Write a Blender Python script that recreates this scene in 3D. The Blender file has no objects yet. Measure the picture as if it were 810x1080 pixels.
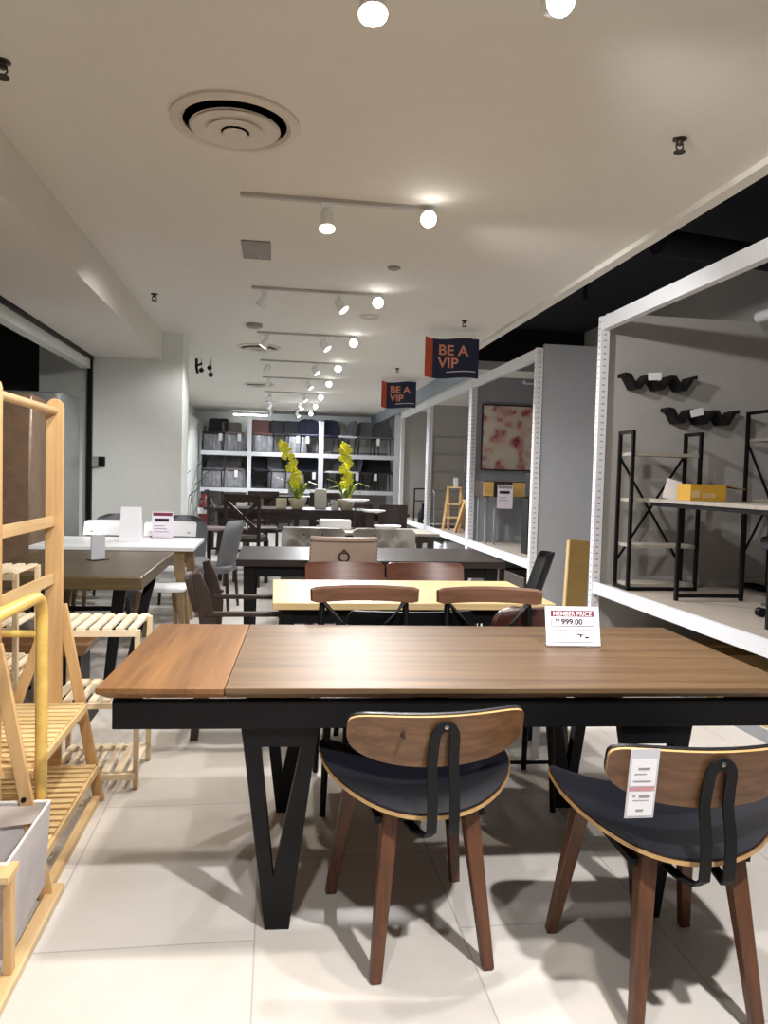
import bpy, bmesh, math, random
from mathutils import Vector, Matrix
random.seed(7)
R = math.radians
C = bpy.context.scene.collection
S = bpy.context.scene

# ------------------------------------------------------------------ materials
def newmat(name):
    m = bpy.data.materials.new(name); m.use_nodes = True
    nt = m.node_tree
    return m, nt, nt.nodes['Principled BSDF']
def srgb(c):
    return tuple(((v/255)/12.92 if v/255 <= .04045 else ((v/255+.055)/1.055)**2.4) for v in c)+(1,)
def plain(name, c, rough=.5, metal=0., bump=0., bscale=60., var=.06, spec=None):
    m, nt, b = newmat(name)
    c = srgb(c)
    b.inputs['Roughness'].default_value = rough; b.inputs['Metallic'].default_value = metal
    if spec is not None: b.inputs['Specular IOR Level'].default_value = spec
    tc = nt.nodes.new('ShaderNodeTexCoord')
    n = nt.nodes.new('ShaderNodeTexNoise'); n.inputs['Scale'].default_value = 9; n.inputs['Detail'].default_value = 4
    nt.links.new(tc.outputs['Object'], n.inputs['Vector'])
    r = nt.nodes.new('ShaderNodeValToRGB')
    r.color_ramp.elements[0].position = .3; r.color_ramp.elements[1].position = .7
    r.color_ramp.elements[0].color = tuple(v*(1-var) for v in c[:3])+(1,)
    r.color_ramp.elements[1].color = tuple(min(1, v*(1+var)) for v in c[:3])+(1,)
    nt.links.new(n.outputs['Fac'], r.inputs['Fac']); nt.links.new(r.outputs['Color'], b.inputs['Base Color'])
    if bump:
        n2 = nt.nodes.new('ShaderNodeTexNoise'); n2.inputs['Scale'].default_value = bscale; n2.inputs['Detail'].default_value = 3
        nt.links.new(tc.outputs['Object'], n2.inputs['Vector'])
        bp = nt.nodes.new('ShaderNodeBump'); bp.inputs['Strength'].default_value = bump; bp.inputs['Distance'].default_value = .01
        nt.links.new(n2.outputs['Fac'], bp.inputs['Height']); nt.links.new(bp.outputs['Normal'], b.inputs['Normal'])
    return m
def wood(name, dark, light, axis='X', rough=.4, fine=55., stretch=.05, rings=.5):
    m, nt, b = newmat(name)
    b.inputs['Roughness'].default_value = rough
    tc = nt.nodes.new('ShaderNodeTexCoord'); mp = nt.nodes.new('ShaderNodeMapping')
    sc = [1., 1., 1.]; sc['XYZ'.index(axis)] = stretch
    mp.inputs['Scale'].default_value = sc
    nt.links.new(tc.outputs['Object'], mp.inputs['Vector'])
    n = nt.nodes.new('ShaderNodeTexNoise'); n.inputs['Scale'].default_value = fine; n.inputs['Detail'].default_value = 5; n.inputs['Distortion'].default_value = .6
    n2 = nt.nodes.new('ShaderNodeTexNoise'); n2.inputs['Scale'].default_value = fine*.16; n2.inputs['Detail'].default_value = 3; n2.inputs['Distortion'].default_value = 1.6
    nt.links.new(mp.outputs['Vector'], n.inputs['Vector']); nt.links.new(mp.outputs['Vector'], n2.inputs['Vector'])
    mx = nt.nodes.new('ShaderNodeMath'); mx.operation = 'MULTIPLY_ADD'; mx.inputs[1].default_value = rings
    mm = nt.nodes.new('ShaderNodeMath'); mm.operation = 'MULTIPLY'; mm.inputs[1].default_value = 1-rings
    nt.links.new(n.outputs['Fac'], mm.inputs[0]); nt.links.new(n2.outputs['Fac'], mx.inputs[0]); nt.links.new(mm.outputs[0], mx.inputs[2])
    r = nt.nodes.new('ShaderNodeValToRGB')
    r.color_ramp.elements[0].position = .36; r.color_ramp.elements[1].position = .64
    r.color_ramp.elements[0].color = srgb(dark); r.color_ramp.elements[1].color = srgb(light)
    nt.links.new(mx.outputs[0], r.inputs['Fac']); nt.links.new(r.outputs['Color'], b.inputs['Base Color'])
    bp = nt.nodes.new('ShaderNodeBump'); bp.inputs['Strength'].default_value = .12; bp.inputs['Distance'].default_value = .004
    nt.links.new(n.outputs['Fac'], bp.inputs['Height']); nt.links.new(bp.outputs['Normal'], b.inputs['Normal'])
    return m
def emit(name, c, s):
    m, nt, b = newmat(name)
    b.inputs['Base Color'].default_value = srgb(c); b.inputs['Emission Color'].default_value = srgb(c)
    b.inputs['Emission Strength'].default_value = s
    return m
def glassy(name, c=(255, 255, 255), rough=.03, trans=.9):
    m, nt, b = newmat(name)
    b.inputs['Base Color'].default_value = srgb(c); b.inputs['Roughness'].default_value = rough
    b.inputs['Transmission Weight'].default_value = trans; b.inputs['IOR'].default_value = 1.1
    return m
def floor_mat():
    m, nt, b = newmat('floor_tiles')
    tc = nt.nodes.new('ShaderNodeTexCoord'); mp = nt.nodes.new('ShaderNodeMapping')
    mp.inputs['Rotation'].default_value = (0, 0, R(90)); mp.inputs['Location'].default_value = (.3, .03, 0)
    nt.links.new(tc.outputs['Object'], mp.inputs['Vector'])
    br = nt.nodes.new('ShaderNodeTexBrick')
    br.inputs['Scale'].default_value = 1; br.inputs['Brick Width'].default_value = .95; br.inputs['Row Height'].default_value = .62
    br.inputs['Mortar Size'].default_value = .0028; br.inputs['Mortar Smooth'].default_value = .2
    br.inputs['Color1'].default_value = srgb((214, 208, 201)); br.inputs['Color2'].default_value = srgb((222, 217, 211)); br.inputs['Mortar'].default_value = srgb((184, 179, 174))
    nt.links.new(mp.outputs['Vector'], br.inputs['Vector'])
    n = nt.nodes.new('ShaderNodeTexNoise'); n.inputs['Scale'].default_value = 2.6; n.inputs['Detail'].default_value = 8; n.inputs['Roughness'].default_value = .65
    nt.links.new(tc.outputs['Object'], n.inputs['Vector'])
    r = nt.nodes.new('ShaderNodeValToRGB'); r.color_ramp.elements[0].position = .3; r.color_ramp.elements[1].position = .7
    r.color_ramp.elements[0].color = (.86, .85, .84, 1); r.color_ramp.elements[1].color = (1, 1, 1, 1)
    nt.links.new(n.outputs['Fac'], r.inputs['Fac'])
    mx = nt.nodes.new('ShaderNodeMix'); mx.data_type = 'RGBA'; mx.blend_type = 'MULTIPLY'; mx.inputs[0].default_value = 1
    nt.links.new(br.outputs['Color'], mx.inputs[6]); nt.links.new(r.outputs['Color'], mx.inputs[7]); nt.links.new(mx.outputs[2], b.inputs['Base Color'])
    r2 = nt.nodes.new('ShaderNodeMapRange'); r2.inputs[3].default_value = .22; r2.inputs[4].default_value = .45
    nt.links.new(n.outputs['Fac'], r2.inputs[0]); nt.links.new(r2.outputs[0], b.inputs['Roughness'])
    return m
def slot_mat():
    m, nt, b = newmat('slotted_steel')
    b.inputs['Roughness'].default_value = .4
    tc = nt.nodes.new('ShaderNodeTexCoord'); sp = nt.nodes.new('ShaderNodeSeparateXYZ')
    nt.links.new(tc.outputs['Object'], sp.inputs[0])
    def band(sock, period, lo):
        a = nt.nodes.new('ShaderNodeMath'); a.operation = 'MODULO'; a.inputs[1].default_value = period
        ad = nt.nodes.new('ShaderNodeMath'); ad.operation = 'ADD'; ad.inputs[1].default_value = 50*period
        nt.links.new(sock, ad.inputs[0]); nt.links.new(ad.outputs[0], a.inputs[0])
        g = nt.nodes.new('ShaderNodeMath'); g.operation = 'LESS_THAN'; g.inputs[1].default_value = lo
        nt.links.new(a.outputs[0], g.inputs[0]); return g.outputs[0]
    z = band(sp.outputs['Z'], .05, .012)
    ab = nt.nodes.new('ShaderNodeMath'); ab.operation = 'ABSOLUTE'; nt.links.new(sp.outputs['X'], ab.inputs[0])
    lt = nt.nodes.new('ShaderNodeMath'); lt.operation = 'LESS_THAN'; lt.inputs[1].default_value = .012; nt.links.new(ab.outputs[0], lt.inputs[0])
    ab2 = nt.nodes.new('ShaderNodeMath'); ab2.operation = 'ABSOLUTE'; nt.links.new(sp.outputs['Y'], ab2.inputs[0])
    lt2 = nt.nodes.new('ShaderNodeMath'); lt2.operation = 'LESS_THAN'; lt2.inputs[1].default_value = .016; nt.links.new(ab2.outputs[0], lt2.inputs[0])
    mxx = nt.nodes.new('ShaderNodeMath'); mxx.operation = 'MAXIMUM'; nt.links.new(lt.outputs[0], mxx.inputs[0]); nt.links.new(lt2.outputs[0], mxx.inputs[1])
    ml = nt.nodes.new('ShaderNodeMath'); ml.operation = 'MULTIPLY'; nt.links.new(z, ml.inputs[0]); nt.links.new(mxx.outputs[0], ml.inputs[1])
    mx = nt.nodes.new('ShaderNodeMix'); mx.data_type = 'RGBA'
    mx.inputs[6].default_value = srgb((232, 232, 236)); mx.inputs[7].default_value = srgb((168, 168, 172))
    nt.links.new(ml.outputs[0], mx.inputs[0]); nt.links.new(mx.outputs[2], b.inputs['Base Color'])
    return m
def painting_mat():
    m, nt, b = newmat('rose_canvas')
    tc = nt.nodes.new('ShaderNodeTexCoord')
    n = nt.nodes.new('ShaderNodeTexVoronoi'); n.inputs['Scale'].default_value = 9; n.feature = 'SMOOTH_F1'
    ns = nt.nodes.new('ShaderNodeTexNoise'); ns.inputs['Scale'].default_value = 4; ns.inputs['Detail'].default_value = 5
    nt.links.new(tc.outputs['Object'], ns.inputs['Vector'])
    add = nt.nodes.new('ShaderNodeMix'); add.data_type = 'VECTOR'; add.inputs[0].default_value = .25
    nt.links.new(tc.outputs['Object'], add.inputs[4]); nt.links.new(ns.outputs['Color'], add.inputs[5]); nt.links.new(add.outputs[1], n.inputs['Vector'])
    r = nt.nodes.new('ShaderNodeValToRGB')
    e = r.color_ramp.elements
    e[0].position = .02; e[0].color = srgb((150, 70, 80)); e[1].position = .62; e[1].color = srgb((232, 222, 205))
    k = e.new(.22); k.color = srgb((206, 140, 138)); k = e.new(.42); k.color = srgb((226, 208, 192))
    nt.links.new(n.outputs['Distance'], r.inputs['Fac']); nt.links.new(r.outputs['Color'], b.inputs['Base Color'])
    b.inputs['Roughness'].default_value = .7
    return m

M = dict(
    ceil=plain('ceiling_paint', (224, 220, 213), .8, var=.012), wallw=plain('white_wall_paint', (222, 226, 222), .7, var=.02, bump=.05),
    grey=plain('grey_panel_paint', (168, 171, 176), .6, var=.02), greywarm=plain('warm_grey_panel_paint', (176, 172, 168), .65, var=.02),
    plenum=plain('black_plenum_paint', (14, 16, 30), .8), darkwall=plain('dark_shopfront', (42, 41, 40), .35),
    black=plain('black_powder_coat', (9, 9, 11), .5, spec=.25), blackmat=plain('black_matt_metal', (16, 16, 18), .6, spec=.3),
    leather=plain('black_leather', (16, 17, 26), .40, bump=.15, bscale=220), brownleather=plain('brown_leather', (70, 36, 30), .3, bump=.1, bscale=200),
    walnut=wood('walnut_ply', (84, 57, 36), (124, 88, 58), 'X', .4, 60, .06), walnutleg=wood('walnut_leg', (72, 42, 26), (104, 64, 40), 'Z', .4, 70, .06),
    plyedge=wood('pale_ply_edge', (172, 136, 88), (200, 164, 112), 'X', .5), 
    oak=wood('brown_oak_top', (82, 61, 40), (116, 90, 62), 'X', .46, 46, .05, .6), oakleaf=wood('brown_oak_leaf', (104, 68, 36), (142, 100, 56), 'Y', .46, 46, .05, .6),
    pine=wood('pine', (204, 168, 116), (226, 196, 148), 'Y', .5, 30, .06), pinev=wood('pine_upright', (190, 148, 98), (214, 176, 124), 'Z', .5, 30, .06),
    pinex=wood('pine_slat', (206, 172, 116), (228, 200, 148), 'X', .5, 30, .06),
    pale=wood('pale_pine', (222, 202, 170), (240, 226, 200), 'Y', .55, 30, .06), palev=wood('pale_pine_leg', (210, 186, 148), (230, 210, 178), 'Z', .55, 30, .06), palex=wood('pale_pine_rail', (222, 202, 168), (240, 224, 196), 'X', .55, 30, .06),
    gold=wood('golden_bamboo', (206, 166, 84), (226, 192, 108), 'Y', .35, 30, .05),
    lightwood=wood('light_ash_top', (200, 172, 122), (222, 198, 150), 'X', .4, 30, .05), 
    darkwood=wood('dark_walnut_top', (34, 26, 22), (50, 40, 34), 'X', .38, 40, .05), darkleg=wood('dark_wood_leg', (40, 28, 24), (58, 42, 36), 'Z', .4, 50, .06),
    midwood=wood('olive_brown_top', (76, 62, 40), (102, 84, 56), 'X', .34, 36, .05), midedge=wood('brown_slab_edge', (92, 62, 36), (126, 88, 54), 'X', .4, 36, .05),
    redwood=wood('reddish_veneer', (88, 52, 40), (114, 72, 56), 'X', .34, 40, .05), railwood=wood('brown_top_rail', (98, 66, 48), (128, 90, 66), 'X', .45, 40, .05),
    oakl=wood('tan_wood_leg', (120, 98, 66), (158, 130, 92), 'Z', .5, 40, .06), white=plain('white_gloss', (240, 242, 244), .3, var=.01), whitemat=plain('white_plastic', (232, 234, 238), .5, var=.01),
    steel=plain('white_steel', (228, 230, 236), .4, var=.01), slots=slot_mat(), paper=plain('white_paper', (240, 240, 244), .7, var=.01), pinkpaper=plain('lilac_paper', (236, 226, 238), .6, var=.01),
    maroon=plain('maroon_print', (122, 34, 58), .6), ink=plain('black_ink', (30, 28, 34), .7), greyink=plain('grey_ink', (150, 146, 156), .7), acrylic=glassy('clear_acrylic'), sleeve=plain('clear_sleeve', (206, 206, 214), .15, var=.02), pinkink=plain('pink_print', (206, 150, 156), .7),
    tuft=plain('grey_tufted_leather', (132, 128, 120), .32, bump=.06, bscale=120), beige=plain('beige_upholstery', (186, 164, 150), .4, bump=.06, bscale=150), brass=plain('dark_bronze', (74, 62, 54), .35, .8),
    greyfab=plain('grey_fabric', (112, 114, 118), .85, bump=.2, bscale=250), darkfab=plain('charcoal_fabric', (50, 50, 56), .85, bump=.2, bscale=250), navyfab=plain('navy_fabric', (36, 36, 56), .85), taupe=plain('taupe_fabric', (128, 118, 116), .85), pinkfab=plain('dusty_brown_fabric', (120, 86, 80), .8),
    canvas=plain('grey_canvas', (196, 190, 190), .85, bump=.2, bscale=160), canvasin=plain('canvas_lining', (202, 190, 180), .85), piping=plain('white_piping', (238, 234, 228), .7),
    card=plain('cardboard', (146, 118, 66), .8), card2=plain('pale_cardboard', (198, 170, 120), .8), yellowbox=plain('yellow_carton', (196, 150, 44), .6),
    navy=plain('navy_banner', (24, 30, 62), .45, var=.03), orange=plain('orange_banner', (196, 84, 52), .4, var=.03), salmon=plain('salmon_print', (226, 146, 122), .5),
    wrapb=plain('brown_wrapped_board', (122, 98, 78), .3, bump=.5, bscale=12, var=.12), wrapfar=plain('crinkled_clear_plastic', (150, 150, 156), .2, bump=.6, bscale=14, var=.25), wrapg=plain('grey_plastic_wrap', (112, 116, 114), .28, bump=.5, bscale=10, var=.1),
    red=plain('red_paint', (104, 14, 18), .3), leaf=plain('dark_leaf', (24, 30, 26), .4), green=plain('orchid_leaf', (120, 140, 60), .4), yellow=plain('orchid_yellow', (255, 242, 80), .8, var=.12), cream=plain('cream_ceramic', (236, 228, 196), .35),
    deck=plain('grey_deck', (160, 150, 140), .6), kick=plain('grey_base_rail', (140, 142, 146), .5), rose=painting_mat(), floor=floor_mat(), track=plain('grey_track', (186, 182, 178), .4), vent=plain('vent_paint', (212, 204, 194), .5, var=.01), ventdark=plain('vent_slot_shade', (16, 14, 12), .9),
    panelg=plain('grey_hatch', (150, 146, 142), .6), lampon=emit('lamp_on', (255, 252, 246), 35), lampwarm=emit('lamp_warm', (255, 226, 170), 14), lampdim=emit('lamp_dim', (255, 246, 232), 6), tubelight=emit('tube_on', (255, 255, 255), 8), bulk=plain('blue_grey_bulkhead', (150, 160, 172), .7), chrome=plain('chrome', (200, 200, 204), .15, 1.), whitetick=plain('white_hatch', (236, 232, 226), .6), gwood=wood('grey_shelf_board', (150, 142, 132), (178, 170, 160), 'X', .5), tanbox=wood('tan_drawer', (190, 150, 84), (214, 176, 106), 'X', .5),
)

# ------------------------------------------------------------------ mesh builder
class MB:
    def __init__(s): s.v = []; s.f = []; s.mi = []
    def add(s, vs, fs, mi=0):
        o = len(s.v); s.v += [tuple(v) for v in vs]
        for f in fs: s.f.append([i+o for i in f]); s.mi.append(mi)
        return s
    def box(s, x0, x1, y0, y1, z0, z1, mi=0):
        vs = [(x, y, z) for z in (z0, z1) for y in (y0, y1) for x in (x0, x1)]
        return s.add(vs, [(0, 2, 3, 1), (4, 5, 7, 6), (0, 1, 5, 4), (2, 6, 7, 3), (0, 4, 6, 2), (1, 3, 7, 5)], mi)
    def bar(s, p0, p1, w, h, up=(0, 0, 1), w1=None, h1=None, mi=0):
        p0, p1 = Vector(p0), Vector(p1); d = (p1-p0).normalized(); up = Vector(up)
        if abs(d.dot(up)) > .98: up = Vector((0, 1, 0))
        sd = d.cross(up).normalized(); u = sd.cross(d).normalized()
        w1 = w if w1 is None else w1; h1 = h if h1 is None else h1
        vs = []
        for p, a, b in ((p0, w, h), (p1, w1, h1)):
            for i, j in ((-1, -1), (1, -1), (1, 1), (-1, 1)): vs.append(p+sd*(a/2*i)+u*(b/2*j))
        return s.add(vs, [(0, 3, 2, 1), (4, 5, 6, 7), (0, 1, 5, 4), (1, 2, 6, 5), (2, 3, 7, 6), (3, 0, 4, 7)], mi)
    def sweep(s, pts, prof, side=None, closed=False, mi=0):
        """sweep a 2D profile (list of (a,b)) along pts; side fixes the a direction, else parallel transport; prof may be fn(i)"""
        pts = [Vector(p) for p in pts]; n = len(pts); rings = []; ref = None
        for i, p in enumerate(pts):
            if closed: d = (pts[(i+1) % n]-pts[i-1]).normalized()
            else: d = (pts[min(i+1, n-1)]-pts[max(i-1, 0)]).normalized()
            if side is not None: a = Vector(side); a = (a-d*a.dot(d)).normalized()
            else:
                if ref is None: ref = Vector((0, 0, 1)) if abs(d.z) < .9 else Vector((1, 0, 0))
                a = (ref-d*ref.dot(d)).normalized(); ref = a
            b = d.cross(a); pf = prof(i) if callable(prof) else prof
            rings.append([p+a*x+b*y for x, y in pf])
        k = len(rings[0]); vs = [v for r in rings for v in r]; fs = []
        for i in range(n if closed else n-1):
            j = (i+1) % n
            for q in range(k): fs.append((i*k+q, i*k+(q+1) % k, j*k+(q+1) % k, j*k+q))
        if not closed: fs += [tuple(range(k))[::-1], tuple((n-1)*k+q for q in range(k))]
        return s.add(vs, fs, mi)
    def tube(s, pts, r, n=10, closed=False, mi=0):
        def pf(i):
            rr = r[i] if isinstance(r, (list, tuple)) else r
            return [(rr*math.cos(2*math.pi*q/n), rr*math.sin(2*math.pi*q/n)) for q in range(n)]
        return s.sweep(pts, pf, closed=closed, mi=mi)
    def ribbon(s, pts, w, t, side, mi=0):
        return s.sweep(pts, [(-w/2, -t/2), (w/2, -t/2), (w/2, t/2), (-w/2, t/2)], side=side, mi=mi)
    def lathe(s, prof, c=(0, 0, 0), n=28, mi=0):
        vs = []; fs = []; k = len(prof)
        for q in range(n):
            a = 2*math.pi*q/n
            for r, z in prof: vs.append((c[0]+r*math.cos(a), c[1]+r*math.sin(a), c[2]+z))
        for q in range(n):
            for i in range(k-1): fs.append((q*k+i, ((q+1) % n)*k+i, ((q+1) % n)*k+i+1, q*k+i+1))
        if prof[0][0] > 1e-5: fs.append(tuple(q*k for q in range(n))[::-1])
        if prof[-1][0] > 1e-5: fs.append(tuple(q*k+k-1 for q in range(n)))
        return s.add(vs, fs, mi)
    def prism(s, poly, o, u, v, n, t, mi=0):
        o, u, v, n = Vector(o), Vector(u), Vector(v), Vector(n); k = len(poly)
        vs = [o+u*a+v*b-n*(t/2) for a, b in poly]+[o+u*a+v*b+n*(t/2) for a, b in poly]
        return s.add(vs, [tuple(range(k))[::-1], tuple(range(k, 2*k))]+[(i, (i+1) % k, (i+1) % k+k, i+k) for i in range(k)], mi)
    def ball(s, c, r, n=12, sc=(1, 1, 1), mi=0):
        k = n//2; vs = []; fs = []
        for i in range(k+1):
            t = math.pi*i/k
            for q in range(n):
                a = 2*math.pi*q/n
                vs.append((c[0]+r*sc[0]*math.sin(t)*math.cos(a), c[1]+r*sc[1]*math.sin(t)*math.sin(a), c[2]+r*sc[2]*math.cos(t)))
        for i in range(k):
            for q in range(n): fs.append((i*n+q, (i+1)*n+q, (i+1)*n+(q+1) % n, i*n+(q+1) % n))
        return s.add(vs, fs, mi)
    def shell(s, bnd, fmap, rings=8, n=48, emi=1, o0=-1, o1=1):
        """closed shell over a star-shaped outline: bnd(angle)->(a,b); fmap(a,b,side,rho)->point, side -1 below / +1 above"""
        vs = []; fs = []
        def layer(sd):
            base = len(vs); vs.append(fmap(0, 0, sd, 0))
            for i in range(1, rings+1):
                rho = i/rings
                for q in range(n):
                    a, b = bnd(2*math.pi*q/n); vs.append(fmap(a*rho, b*rho, sd, rho))
            return base
        lo = layer(o0); hi = layer(o1); top = []; edge = []
        for base, fl in ((lo, True), (hi, False)):
            for q in range(n):
                f = (base, base+1+q, base+1+(q+1) % n); top.append(f[::-1] if fl else f)
                for i in range(rings-1):
                    a = base+1+i*n; f = (a+q, a+n+q, a+n+(q+1) % n, a+(q+1) % n); top.append(f[::-1] if fl else f)
        a = lo+1+(rings-1)*n; b = hi+1+(rings-1)*n
        for q in range(n): edge.append((a+q, a+(q+1) % n, b+(q+1) % n, b+q))
        o = len(s.v); s.v += [tuple(v) for v in vs]
        for f in top: s.f.append([i+o for i in f]); s.mi.append(0)
        for f in edge: s.f.append([i+o for i in f]); s.mi.append(emi)
        return s
    def build(s, name, mat, parent=None, loc=(0, 0, 0), rot=(0, 0, 0), bevel=0, smooth=35, recalc=True):
        me = bpy.data.meshes.new(name); me.from_pydata(s.v, [], s.f)
        mats = mat if isinstance(mat, (list, tuple)) else [mat]
        for m in mats: me.materials.append(m)
        for p, i in zip(me.polygons, s.mi): p.material_index = min(i, len(mats)-1)
        if recalc:
            bm = bmesh.new(); bm.from_mesh(me); bmesh.ops.remove_doubles(bm, verts=bm.verts, dist=1e-6)
            bmesh.ops.recalc_face_normals(bm, faces=bm.faces); bm.to_mesh(me); bm.free()
        if smooth:
            for p in me.polygons: p.use_smooth = True
            me.set_sharp_from_angle(angle=R(smooth))
        o = bpy.data.objects.new(name, me); C.objects.link(o); o.location = loc
        o.rotation_euler = rot if isinstance(rot, (tuple, list)) else (0, 0, rot)
        if parent is not None: o.parent = parent
        if bevel:
            b = o.modifiers.new('edge', 'BEVEL'); b.width = bevel; b.segments = 2; b.limit_method = 'ANGLE'; b.angle_limit = R(40)
        return o
def tag(o, label, cat, group=None):
    o['label'] = label; o['category'] = cat
    if group: o['group'] = group
    return o
def thing(name, label, cat, loc=(0, 0, 0), rz=0, group=None):
    o = bpy.data.objects.new(name, None); C.objects.link(o); o.location = loc; o.rotation_euler = (0, 0, rz)
    o.empty_display_size = .1
    return tag(o, label, cat, group)
def struct(name, mb, mat, **k):
    o = mb.build(name, mat, **k); o['kind'] = 'structure'; return o
def kids(o): return [c for c in bpy.data.objects if c.parent is o]
def copy_tree(o, parent=None):
    c = o.copy(); C.objects.link(c)
    if parent is not None: c.parent = parent
    for ch in kids(o): copy_tree(ch, c)
    return c
def again(src, label, loc, rz=None, group=None):
    c = copy_tree(src); c.location = loc
    if rz is not None: c.rotation_euler = (0, 0, rz)
    c['label'] = label
    if group: c['group'] = group
    return c
def text(name, body, size, mat, parent, mtx, bold=0., ext=.0006, align='LEFT', sx=1.):
    cu = bpy.data.curves.new(name, 'FONT'); cu.body = body; cu.size = size; cu.extrude = ext; cu.offset = bold; cu.align_x = align
    tmp = bpy.data.objects.new('tmp', cu); C.objects.link(tmp)
    dg = bpy.context.evaluated_depsgraph_get(); dg.update()
    me = bpy.data.meshes.new_from_object(tmp.evaluated_get(dg)); bpy.data.objects.remove(tmp)
    me.transform(Matrix.Diagonal((sx, 1, 1, 1))); me.transform(mtx); me.materials.clear(); me.materials.append(mat); me.name = name
    o = bpy.data.objects.new(name, me); C.objects.link(o); o.parent = parent
    return o
def plane_mtx(o, u, v):
    u, v = Vector(u).normalized(), Vector(v).normalized(); n = u.cross(v)
    m = Matrix.Identity(4)
    for i in range(3): m[i][0] = u[i]; m[i][1] = v[i]; m[i][2] = n[i]; m[i][3] = o[i]
    return m
V = Vector
def lerp(a, b, t): return a+(b-a)*t

# ------------------------------------------------------------------ camera
H = 1.37
cam = bpy.data.objects.new('camera', bpy.data.cameras.new('camera')); C.objects.link(cam)
cam.location = (0, 0, H); cam.data.sensor_fit = 'VERTICAL'; cam.data.sensor_height = 36; cam.data.lens = 36*800/1080
cam.matrix_world = Matrix.Translation((0, 0, H)) @ (Matrix.Rotation(-R(8.3), 4, 'Z') @ Matrix.Rotation(R(90-2.6), 4, 'X') @ Matrix.Rotation(.027, 4, 'Z'))
cam.data.clip_start = .05; cam.data.clip_end = 60
S.camera = cam
CZ = 2.95

# ------------------------------------------------------------------ setting
struct('floor', MB().box(-5, 6, -3, 22, -.05, 0), M['floor'])
struct('ceiling', MB().box(-1.295, 2.35, -3, 20.2, CZ, CZ+.12).box(-2.1, -1.295, 9.0, 20.2, CZ, CZ+.12).box(2.35, 6, 10.6, 20.2, CZ, CZ+.12), M['ceil'])
struct('trim_ceiling_edge', MB().box(2.30, 2.38, -3, 10.6, CZ-.035, CZ+.14), M['ceil'])
struct('ceiling_plenum', MB().box(2.35, 6, -3, 10.6, 3.55, 3.6).box(2.34, 2.36, -3, 10.6, CZ+.12, 3.6), M['plenum'])
struct('wall_plenum_end', MB().box(2.35, 6, 10.6, 10.65, CZ+.12, 3.6), M['plenum'])
struct('ceiling_bulkhead', MB().box(-2.1, -1.295, -3, 9.0, 2.64, CZ+.12), M['ceil'])
struct('trim_bulkhead_right', MB().box(2.50, 2.56, 9.9, 20, 2.73, CZ), M['bulk'])
struct('wall_front', MB().box(-2.62, -1.06, 9.0, 9.6, 0, CZ), M['wallw'])
struct('wall_left_far', MB().box(-2.1, -1.98, 9.6, 20.2, 0, CZ), M['wallw'])
struct('wall_left_pier', MB().box(-1.98, -1.80, 15.2, 20.1, 0, 2.62), M['wallw'])
struct('wall_back', MB().box(-2.1, 6, 20.1, 20.2, 0, CZ), M['wallw'])
struct('wall_right_far', MB().box(4.42, 4.5, -3, 20.1, 0, 3.6), M['greywarm'])
struct('wall_left_shopfront_head', MB().box(-2.16, -2.06, -3, 9.0, 2.5, 2.64), M['wallw'])
struct('trim_left_track', MB().box(-2.06, -2.03, -3, 8.98, 2.6, 2.64), M['black'])
struct('trim_left_frame', MB().box(-2.09, -2.04, 8.93, 8.99, 0, 2.62), M['black'])
struct('wall_corridor_dark', MB().box(-5, -2.62, 9.5, 9.6, 0, 3), M['darkwall'])
struct('wall_corridor_side', MB().box(-4.9, -4.8, -3, 9.5, 0, 3), M['darkwall'])
struct('ceiling_corridor', MB().box(-4.9, -2.16, -3, 9.6, 2.9, 3), M['darkwall'])

# ------------------------------------------------------------------ ceiling fittings
def diffuser(loc, r, label, name='air_diffuser', grp=None):
    t = thing(name, label, 'vent', loc, 0, grp)
    MB().lathe([(r, 0), (r, -.012), (r*.86, -.022), (r*.80, -.010), (r*.80, 0)]).build('flange', M['vent'], t)
    MB().lathe([(r*.80, -.002), (0, -.002)]).build('duct', M['vent'], t)
    def arc(r0, r1, a0, a1):
        n = 14; vs = [(rr*r*math.cos(R(lerp(a0, a1, q/n))), rr*r*math.sin(R(lerp(a0, a1, q/n))), -.0035) for q in range(n+1) for rr in (r0, r1)]
        MB().add(vs, [(2*q, 2*q+1, 2*q+3, 2*q+2) for q in range(n)]).build('slot', M['ventdark'], t)  # flat dark arcs on the closed disc; shade inside the vent painted as colour
    arc(.60, .79, 34, 84); arc(.60, .79, 88, 140); arc(.36, .50, 40, 140)
    for a, b, z in ((.70, .50, -.014), (.46, .28, -.022), (.22, 0., -.028)):
        MB().lathe([(r*a, z-.016), (r*(a+b)/2, z-.004), (r*b+.001, z+.010), (r*b+.0005, z+.004), (r*(a+b)/2-.004, z-.012), (r*(a-.03), z-.022)]).build('cone_ring', M['vent'], t)
    return t
diffuser((-.205, 3.56, CZ), .29, 'large round white ceiling air diffuser nearest the camera')
diffuser((-.22, 9.65, CZ), .27, 'round white air diffuser in the ceiling behind the third track')
diffuser((-.3, 13.6, CZ), .27, 'distant round air diffuser far down the ceiling')
tag(MB().box(-.10, .10, -.21, .21, -.012, 0).box(-.008, .008, .16, .18, -.018, -.01).build('access_hatch', M['panelg'], loc=(-.155, 5.5, CZ), bevel=.003), 'square grey access hatch in the ceiling between first and second track', 'hatch')
def sprinkler(loc, label):
    t = thing('sprinkler_head', label, 'sprinkler', loc, 0, 'ceiling sprinkler heads')
    MB().lathe([(.032, 0), (.032, -.006), (.014, -.014), (.012, -.03), (0, -.03)], n=16).build('escutcheon', M['brass'], t)
    MB().tube([(-.014, 0, -.02), (-.018, 0, -.04), (0, 0, -.06)], .004, 6).tube([(.014, 0, -.02), (.018, 0, -.04), (0, 0, -.06)], .004, 6).build('yoke', M['brass'], t)
    MB().lathe([(.026, -.058), (.026, -.062), (0, -.062)], n=12).build('deflector', M['brass'], t)
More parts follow.
